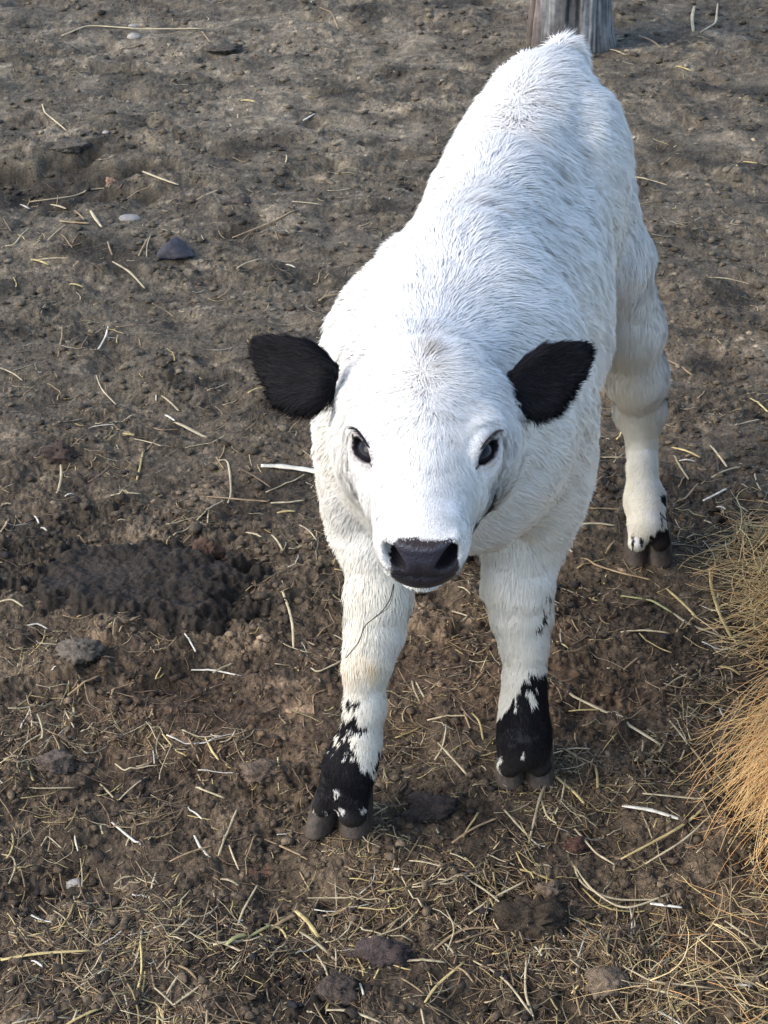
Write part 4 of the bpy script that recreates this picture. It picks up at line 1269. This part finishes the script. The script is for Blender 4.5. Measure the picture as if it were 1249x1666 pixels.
S_ = [
 ([(100,52),(143,36),(230,42),(335,40)],'pale',4), ([(328,47),(342,66)],'tan',3), ([(68,165),(72,180),(108,207)],'pale',3), ([(392,166),(415,168)],'gold',4),
 ([(28,283),(45,292)],'white',5), ([(45,292),(115,286),(150,276),(180,275)],'pale',4), ([(80,302),(105,312)],'pale',6), ([(232,278),(290,298)],'pale',6),
 ([(195,318),(222,300),(245,292)],'tan',2.5), ([(147,340),(165,368)],'pale',6), ([(97,362),(145,366)],'tan',7), ([(120,335),(137,352)],'tan',3), ([(8,396),(22,396),(46,368)],'pale',3.5), ([(78,392),(106,368)],'pale',2.5),
 ([(182,418),(210,436),(235,462)],'pale',4.5), ([(50,413),(78,421)],'gold',4.5), ([(112,460),(135,464)],'gold',5), ([(378,384),(430,366),(490,340)],'tan',3.5),
 ([(475,328),(523,333)],'pale',3), ([(385,438),(400,430),(425,422)],'pale',3.5), ([(465,425),(480,430)],'white',3.5), ([(518,485),(530,480),(575,473)],'tan',3.5),
 ([(493,192),(512,182)],'white',3.5), ([(520,12),(540,20),(550,45)],'tan',3), ([(320,325),(355,308)],'pale',2.5), ([(60,414),(110,413)],'pale',2.5), ([(175,392),(182,412)],'tan',3.5), ([(240,358),(262,345)],'tan',2.5),
 ([(225,410),(240,380)],'tan',3.5), ([(238,412),(246,372)],'pale',2.5),
 ([(100,520),(93,570)],'tan',2.5), ([(175,520),(158,560)],'white',3.5), ([(0,590),(20,600),(35,608)],'pale',3), ([(50,608),(85,598)],'tan',2), ([(155,597),(165,620),(187,642)],'pale',3,1),
 ([(262,633),(275,645),(290,657)],'pale',4), ([(268,661),(283,670)],'white',5), ([(283,670),(300,680),(343,703)],'pale',7), ([(200,697),(218,699)],'gold',8), ([(218,705),(262,718)],'pale',3), ([(145,679),(185,675)],'white',3),
 ([(235,678),(262,684),(290,680)],'tan',3), ([(232,730),(222,775)],'gold',4), ([(355,740),(370,745),(375,790),(370,808)],'pale',4,1), ([(365,808),(320,842)],'pale',2.5),
 ([(336,798),(400,806),(440,806)],'tan',5), ([(440,812),(470,814),(495,808)],'pale',5), ([(450,828),(480,826)],'gold',6), ([(98,750),(92,802)],'pale',4.5), ([(180,815),(230,811)],'pale',3), ([(105,806),(120,802)],'white',3),
 ([(0,803),(17,803)],'pale',4.5), ([(55,830),(62,842)],'white',3.5), ([(65,846),(75,852)],'white',4), ([(0,862),(14,842)],'pale',3), ([(400,862),(425,873)],'pale',4.5), ([(442,870),(460,895)],'pale',4.5),
 ([(487,850),(515,878)],'pale',3.5), ([(448,950),(465,975),(475,1010),(477,1047)],'pale',5,1), ([(300,1030),(318,1058)],'white',3.5), ([(310,1075),(350,1076),(392,1085)],'white',4), ([(345,1080),(378,1068)],'pale',3.5),
 ([(505,1078),(520,1085),(560,1065),(590,1040)],'pale',3.5,1), ([(500,1030),(512,1034)],'pale',4), ([(0,985),(20,984),(38,992)],'pale',4.5), ([(42,1010),(60,1008),(76,1014)],'white',4), ([(403,637),(432,628)],'gold',4),
 ([(328,935),(320,915),(333,880)],'gold',3), ([(510,1150),(510,1120),(530,1110)],'tan',2.5,1), ([(505,700),(516,720)],'tan',2), ([(470,690),(490,672)],'tan',2), ([(432,790),(480,770),(495,760)],'pale',3),
 ([(390,755),(440,785)],'brown',3), ([(365,700),(345,712)],'pale',2.5), ([(300,720),(345,712)],'pale',2),
 ([(35,1205),(70,1185)],'pale',4), ([(185,1222),(200,1237),(260,1225)],'pale',3.5), ([(105,1150),(120,1180)],'pale',3), ([(110,1130),(160,1100)],'tan',4), ([(160,1250),(190,1285)],'pale',4), ([(192,1285),(235,1250)],'pale',3), ([(180,1120),(220,1104)],'tan',3),
 ([(333,1190),(345,1215),(355,1225)],'gold',4.5), ([(40,1270),(120,1268)],'pale',3), ([(0,1240),(15,1232)],'pale',4), ([(180,1322),(200,1340),(228,1363)],'white',5), ([(318,1275),(365,1290)],'pale',4.5), ([(305,1302),(328,1318)],'white',3.5),
 ([(385,1312),(372,1350),(355,1390)],'pale',4.5), ([(315,1348),(325,1370),(342,1388)],'white',5), ([(275,1393),(345,1372)],'tan',4), ([(372,1372),(388,1408)],'pale',3.5,1), ([(358,1418),(388,1428)],'pale',6),
 ([(183,1417),(200,1408),(248,1408)],'pale',4), ([(430,1355),(470,1375),(500,1390)],'tan',5), ([(418,1428),(395,1470),(384,1500)],'pale',4.5), ([(0,1555),(60,1547),(145,1540)],'gold',7), ([(50,1555),(68,1565)],'white',4),
 ([(368,1536),(400,1520)],'green',9), ([(395,1524),(440,1494)],'green',7), ([(440,1494),(480,1470)],'tan',8), ([(480,1465),(500,1485),(518,1508)],'gold',9), ([(487,1502),(515,1525),(547,1553)],'pale',6), ([(352,1528),(395,1545)],'pale',5), ([(425,1484),(455,1494),(468,1512)],'gold',5,1),
 ([(500,1452),(560,1458),(640,1466)],'pale',3), ([(105,1666),(165,1638)],'gold',6), ([(252,1670),(255,1630)],'gold',5), ([(140,1543),(195,1490)],'tan',3), ([(85,1465),(115,1495)],'pale',3),
 ([(0,1372),(18,1378),(22,1395),(12,1420)],'pale',3.5,1), ([(515,1545),(527,1570),(540,1600)],'pale',4.5), ([(270,1610),(290,1580)],'pale',4.5), ([(290,1566),(320,1590)],'tan',5), ([(250,1600),(285,1632)],'pale',4), ([(282,1630),(325,1600)],'pale',5),
 ([(530,1645),(570,1650),(620,1666)],'pale',6), ([(545,1420),(548,1470)],'pale',2.5), ([(545,1532),(546,1572)],'pale',3.5), ([(415,1500),(440,1530)],'gold',3), ([(65,1360),(75,1343),(98,1362)],'pale',3), ([(120,1345),(125,1370)],'white',3),
 ([(665,1408),(720,1422)],'pale',3.5), ([(712,1440),(770,1447),(830,1487)],'pale',5,1), ([(762,1490),(805,1462),(855,1434)],'pale',4.5), ([(662,1560),(725,1563)],'pale',6), ([(690,1625),(712,1595),(755,1558)],'gold',6,1),
 ([(770,1555),(820,1585),(865,1640)],'pale',5,1), ([(705,1542),(750,1515),(820,1505)],'tan',6,1), ([(530,1640),(540,1618),(585,1605)],'gold',6), ([(585,1600),(592,1625)],'white',4), ([(652,1588),(690,1612)],'tan',4), ([(725,1480),(738,1515),(728,1545)],'pale',3,1),
 ([(722,1530),(738,1548)],'pale',5), ([(745,1570),(770,1590)],'tan',4), ([(690,1665),(685,1640)],'pale',4), ([(760,1640),(775,1662)],'gold',5), ([(870,1532),(882,1548)],'white',4.5), ([(858,1530),(855,1600),(868,1640)],'pale',4.5,1),
 ([(920,1120),(1000,1160),(1075,1205)],'pale',7), ([(925,1148),(975,1150)],'gold',4), ([(695,1160),(760,1155)],'pale',4), ([(712,1205),(740,1240),(762,1265)],'pale',5), ([(755,1150),(766,1180)],'tan',4), ([(768,1152),(780,1170),(786,1198)],'gold',4,1),
 ([(1090,1163),(1120,1200)],'pale',5), ([(1120,1198),(1160,1255)],'tan',5), ([(1010,965),(1060,972),(1095,990)],'green',6), ([(1095,988),(1125,1008),(1180,1028)],'pale',6,1), ([(1085,950),(1135,998)],'gold',6), ([(1125,990),(1170,1022)],'pale',2.5),
 ([(1155,925),(1158,955),(1172,1000),(1200,1055)],'gold',7,1), ([(1168,960),(1172,1000)],'pale',4), ([(1010,1024),(1090,1024)],'pale',4), ([(1143,820),(1181,802)],'white',5), ([(1104,755),(1130,757)],'white',3.5), ([(1092,735),(1138,752)],'gold',4.5),
 ([(1155,728),(1168,745),(1182,762)],'pale',5), ([(1158,777),(1207,760)],'pale',4.5), ([(1150,896),(1188,883),(1215,857)],'pale',4), ([(1153,885),(1180,888),(1200,900)],'white',2.5), ([(975,738),(1030,738)],'pale',3), ([(1096,745),(1120,783)],'pale',4), ([(1102,820),(1115,815),(1135,790)],'tan',4,1),
 ([(1165,830),(1180,836)],'white',4), ([(1145,848),(1158,852)],'pale',3.5), ([(1045,1290),(1100,1297),(1165,1305)],'pale',5), ([(1012,1308),(1060,1318),(1112,1335)],'white',9), ([(1010,1395),(1100,1350),(1145,1318)],'gold',6,1), ([(1050,1402),(1110,1370),(1160,1325)],'pale',4,1),
 ([(930,1395),(950,1432),(1000,1455),(1075,1455)],'pale',5,1), ([(935,1405),(970,1448),(1020,1472),(1095,1445)],'pale',4.5,1), ([(945,1425),(985,1462),(1050,1468)],'gold',4,1), ([(1058,1463),(1110,1469)],'white',7), ([(845,1415),(905,1433)],'gold',6), ([(935,1345),(970,1385),(1000,1402)],'pale',4.5),
 ([(820,1315),(845,1345),(867,1368)],'pale',5), ([(735,1370),(810,1332)],'tan',5), ([(905,1255),(882,1290),(868,1340),(860,1372)],'pale',4.5,1), ([(900,1262),(935,1290),(950,1305)],'gold',6), ([(880,1300),(890,1328),(905,1340)],'pale',4,1), ([(965,1243),(972,1282)],'gold',5),
 ([(1190,1592),(1225,1590)],'white',6), ([(1165,1578),(1225,1590)],'pale',5), ([(1030,1596),(1110,1615)],'pale',5), ([(1010,1570),(1060,1600),(1160,1605)],'pale',4), ([(1180,1490),(1243,1537)],'pale',5), ([(1070,1630),(1125,1666)],'white',5), ([(925,1555),(935,1600),(945,1640)],'tan',4),
 ([(1170,1080),(1205,1095)],'gold',7), ([(1030,285),(1085,298)],'pale',3), ([(1210,256),(1249,262)],'gold',4), ([(1130,6),(1128,48)],'pale',6), ([(1168,0),(1165,32),(1140,48)],'pale',4), ([(1150,450),(1220,455)],'pale',2.5), ([(1085,578),(1127,605)],'tan',4),
 ([(1221,645),(1250,665)],'gold',5), ([(1195,690),(1235,678)],'pale',2.5), ([(980,76),(1018,86)],'pale',4), ([(1100,108),(1125,115)],'gold',4), ([(1040,55),(1075,75)],'tan',4), ([(1010,1175),(1030,1165),(1045,1150)],'tan',3), ([(860,1240),(930,1222),(960,1222)],'pale',3),
 ([(1083,1110),(1100,1098),(1130,1085)],'pale',3), ([(1015,1080),(1040,1060)],'tan',4), ([(1035,1100),(1045,1130)],'brown',3), ([(905,1040),(925,1048)],'gold',3), ([(1015,835),(960,832)],'tan',4), ([(930,857),(1000,858)],'pale',4.5), ([(915,895),(930,910)],'pale',5), ([(945,915),(1010,935),(1060,942)],'tan',4.5),
 ([(985,900),(1000,880)],'tan',4), ([(670,1095),(682,1130)],'pale',4), ([(677,1100),(690,1125)],'pale',3.5), ([(640,1105),(700,1085)],'brown',3), ([(735,985),(770,1000)],'pale',4), ([(745,962),(765,975)],'pale',3), ([(515,1020),(540,1000)],'tan',2.5),
]
for e in S_:
    pix, kind, w = e[:3]
    straw(pix, kind, w * 0.95, smooth=len(e) > 3, arch=rng.uniform(0, 0.003))
straw([(424, 752), (455, 752), (500, 757), (532, 764)], 'white', 13, lab='broad whitish husk strip poking out from behind the calf neck', name='husk', cat='husk', group=None, flat=0.35)
straw([(640, 1420), (650, 1422)], 'white', 5)

# weight of straw over the ground, in ground coordinates
def straw_weight(px, py, X, Y):
    w = 0.30 + 0.55 * sstep(700, 1300, py) + 1.1 * sstep(700, 1150, px) * sstep(1150, 1400, py) + 0.5 * sstep(1000, 1249, px) * sstep(600, 900, py)
    w = w + 0.45 * sstep(1400, 1600, py)
    w = w * (0.22 + 1.35 * sstep(-0.15, 0.55, noise2(X * 7, Y * 7, 91) + 0.4 * noise2(X * 20, Y * 20, 92)))
    w = w * (1 - 0.25 * sstep(450, 150, py))
    w = w * (1 - 0.85 * np.exp(-(((px - 232) / 190) ** 2 + ((py - 945) / 90) ** 2) ** 2))
    return w

def scatter_px(n, seed):
    r = np.random.default_rng(seed)
    out = np.zeros((0, 2))
    while len(out) < n:
        px = r.uniform(-50, 1300, n * 3); py = r.uniform(-20, 1760, n * 3)
        a = PITCH + np.arctan((py - 833.0) / FPX)
        Y = CAMH / np.tan(a); X = (px - 624.5) * depth(Y, 0) / FPX
        acc = r.random(n * 3) * 2.3 < straw_weight(px, py, X, Y)
        out = np.concatenate([out, np.stack([X, Y], 1)[acc]])
    return out[:n], r

def scatter_straw(name, n, seed, lmin, lmax, rmin, rmax, kinds, label):
    C0, r = scatter_px(n, seed)
    polys, rads, cols = [], [], []
    ks = list(kinds.items()); pk = np.array([v for _, v in ks]); pk = pk / pk.sum()
    k = 6
    th = r.uniform(0, 2 * math.pi, n); L = lmin + (lmax - lmin) * r.random(n) ** 2.2
    cv = r.normal(0, 0.45, n); t = np.linspace(-0.5, 0.5, k)
    ang = th[:, None] + cv[:, None] * t[None]
    kink = (r.random(n) < 0.22)[:, None] * (t[None] > r.uniform(-.3, .3, n)[:, None]) * r.normal(0, 0.9, n)[:, None]
    ang = ang + kink
    st = (L / (k - 1))[:, None]
    dx = np.cumsum(np.cos(ang) * st, 1); dy = np.cumsum(np.sin(ang) * st, 1)
    X = C0[:, :1] + dx - dx.mean(1, keepdims=True); Y = C0[:, 1:] + dy - dy.mean(1, keepdims=True)
    Z = gh(X, Y)
    Zm = Z.max(1, keepdims=True) * 0.6 + Z.mean(1, keepdims=True) * 0.4
    tilt = r.normal(0, 0.12, n)[:, None] * t[None] * L[:, None]
    Z = np.maximum(Z, Zm * 0.6 + Z * 0.4) + 0.0002 + np.abs(tilt) + tilt * 0.6
    for i in range(n):
        polys.append(np.stack([X[i], Y[i], Z[i]], 1))
        rads.append((rmin + (rmax - rmin) * r.random() ** 2) * (0.85 + 0.12 * C0[i, 1]))
        c = np.array(STRAW_COL[ks[r.choice(len(ks), p=pk)][0]]) * r.uniform(0.45, 1.15)
        cols.append(c)
    V, F, cnt, C = tubes(polys, rads, cols, sides=3, flat=0.35)
    me = np_mesh(name, V, F, cnt, M_straw, C, smooth=True)
    o = link(name, me)
    tag(o, label, 'straw litter', kind='stuff')
scatter_straw('straw_litter', 9500, 5, 0.006, 0.058, 0.0004, 0.0014, {'pale': 3, 'tan': 5, 'gold': 2.0, 'white': 0.25, 'brown': 4}, 'fine broken straw and hay strewn over the mud')
scatter_straw('plant_fibre_litter', 14000, 6, 0.004, 0.024, 0.0003, 0.0007, {'tan': 2, 'brown': 7, 'pale': 0.5}, 'tiny brown plant fibres trodden into the mud')

# ------------------------------------------------------------------ the hay heap at the edge
def hay():
    r = np.random.default_rng(3)
    base = np.array([0.675, 1.74, 0.0])
    def dome(u, v):          # u around, v 0 ground .. 1 crown
        a = u
        rx = 0.185 + 0.02 * math.sin(3 * a + 1); ry = 0.42
        cz = math.sin(v * math.pi / 2); cc = math.cos(v * math.pi / 2) ** 0.8
        return np.array([base[0] + rx * cc * math.cos(a), base[1] + ry * cc * math.sin(a), 0.34 * cz])
    nu, nv = 90, 30
    V = []
    for j in range(nv):
        for i in range(nu):
            p = dome(i / nu * 2 * math.pi, j / (nv - 1))
            n = float(noise3(p[0] * 25, p[1] * 25, p[2] * 25, 4)) * 0.012
            d = p - (base + np.array([0, 0, 0.1])); d /= np.linalg.norm(d)
            V.append(p - d * (0.02 - n) + np.array([0, 0, -0.02 if j == 0 else 0]))
    F = []
    for j in range(nv - 1):
        for i in range(nu):
            F += [j * nu + i, j * nu + (i + 1) % nu, (j + 1) * nu + (i + 1) % nu, (j + 1) * nu + i]
    V = np.array(V)
    o = bpy.data.objects.new('hay_heap', None); COL.objects.link(o); o.location = tuple(base)
    tag(o, 'heap of long ginger and tan hay spilling onto the mud at the edge', 'hay heap')
    core = link('packed_hay', np_mesh('hay_core', V - base, F, [4] * (len(F) // 4), M_clod, np.tile([0.26, 0.17, 0.085], (len(V), 1))), o)
    polys, rads, cols = [], [], []
    def strand(p0, d0, n, step, grav, cl, rad, wob=0.12, turn=0.0):
        p = np.array(p0, float); d = unit(d0); pts = [p.copy()]
        ax = r.normal(0, 1, 3) * wob
        for k in range(n):
            d = d + np.array([0, 0, -grav]) + ax * 0.3 + r.normal(0, wob * 0.35, 3)
            if turn: d[:2] = d[:2] + turn * np.array([-d[1], d[0]])
            d = unit(d)
            p = p + d * step
            g = gh1(p[0], p[1]) + 0.003
            if p[2] < g:
                p[2] = g + r.random() * 0.004; d[2] = max(d[2], 0.02); 
            pts.append(p.copy())
        polys.append(np.array(pts)); rads.append(rad * np.linspace(1, 0.45, len(pts)))
        cols.append(cl)
    ginger = np.array([0.82, 0.44, 0.17]); tan = np.array([0.80, 0.58, 0.28]); olive = np.array([0.40, 0.31, 0.16])
    # strands hanging down the side that faces the calf and the camera
    for i in range(5200):
        a = r.uniform(math.radians(100), math.radians(290)); v = r.uniform(0.03, 0.95)
        p = dome(a, v)
        out = unit(np.array([math.cos(a), math.sin(a) * 0.6, 0]))
        p = p + out * r.uniform(-0.004, 0.012)
        dirn = out * (0.12 + 0.16 * (1 - v)) + np.array([-0.10, -0.30, -0.80])
        gk = max(0.28, math.exp(-((p[1] - 1.66) / 0.22) ** 2)) * r.uniform(0.4, 1.1)
        cl = tan * (1 - gk) + ginger * gk
        if r.random() < 0.10: cl = olive
        strand(p, dirn, 9, r.uniform(0.008, 0.018), 0.06, cl * r.uniform(0.7, 1.2), r.uniform(0.0005, 0.0011), 0.14)
    # the ginger lock that sweeps down and away from the heap at its near end
    for i in range(1900):
        s = r.random()
        p0 = np.array([0.488 + r.normal(0, 0.035), 1.54 + r.normal(0, 0.050), 0.078 + r.normal(0, 0.018)])
        dirn = np.array([-0.85 + 0.75 * r.random(), -0.45 + r.normal(0, 0.22), 0.10 + r.normal(0, 0.13)])
        gk = r.uniform(0.3, 1.1)
        cl = tan * (1 - gk) + ginger * gk
        strand(p0, dirn, 11, r.uniform(0.007, 0.0135), 0.14, cl * r.uniform(0.75, 1.2), r.uniform(0.0004, 0.0008), 0.15)
    # loose ends trailing over the ground along the heap's foot
    for i in range(900):
        y = r.uniform(1.15, 2.1)
        x = 0.515 - 0.060 * r.random() ** 0.8 + 0.02 * math.sin(y * 9) - 0.55 * max(0, 1.62 - y) * r.random() ** 1.5
        a = r.uniform(0, 6.28)
        k = r.random()
        cl = (tan if k < 0.55 else olive) if r.random() < 0.85 else ginger * 0.8
        strand((x, y, 0.012 + 0.03 * r.random() ** 3), (math.cos(a), math.sin(a), 0.1), 8, r.uniform(0.005, 0.011), 0.05, cl * r.uniform(0.6, 1.15), r.uniform(0.0004, 0.0009), 0.2, turn=r.normal(0, 0.1))
    V, F, cnt, C = tubes(polys, rads, cols, sides=3, flat=0.8)
    me = np_mesh('hay_strands', V - base, F, cnt, M_straw, np.clip(C, 0.01, 0.8))
    h = link('loose_hay', me, o)
hay()

# the wiry stem hanging from the calf's lip
def stem():
    pix = [(640, 950, 1.20), (634, 975, 1.205), (618, 998, 1.22), (594, 1018, 1.25), (583, 1045, 1.28), (563, 1070, 1.32)]
    P = catmull([PW(*p) for p in pix], 6)
    pix2 = [(641, 951, 1.20), (638, 972, 1.205), (630, 990, 1.215), (612, 1002, 1.23)]
    Q = catmull([PW(*p) for p in pix2], 6)
    b = P[0].copy()
    V, F, cnt, C = tubes([P - b, Q - b], [0.00045, 0.0003], [(0.06, 0.05, 0.04), (0.09, 0.08, 0.06)], sides=5, flat=1.0)
    o = link('grass_stem', np_mesh('grass_stem', V, F, cnt, M_straw, C), None, b)
    tag(o, "thin dark wiry stem hanging from the calf's lip", 'stem')
stem()
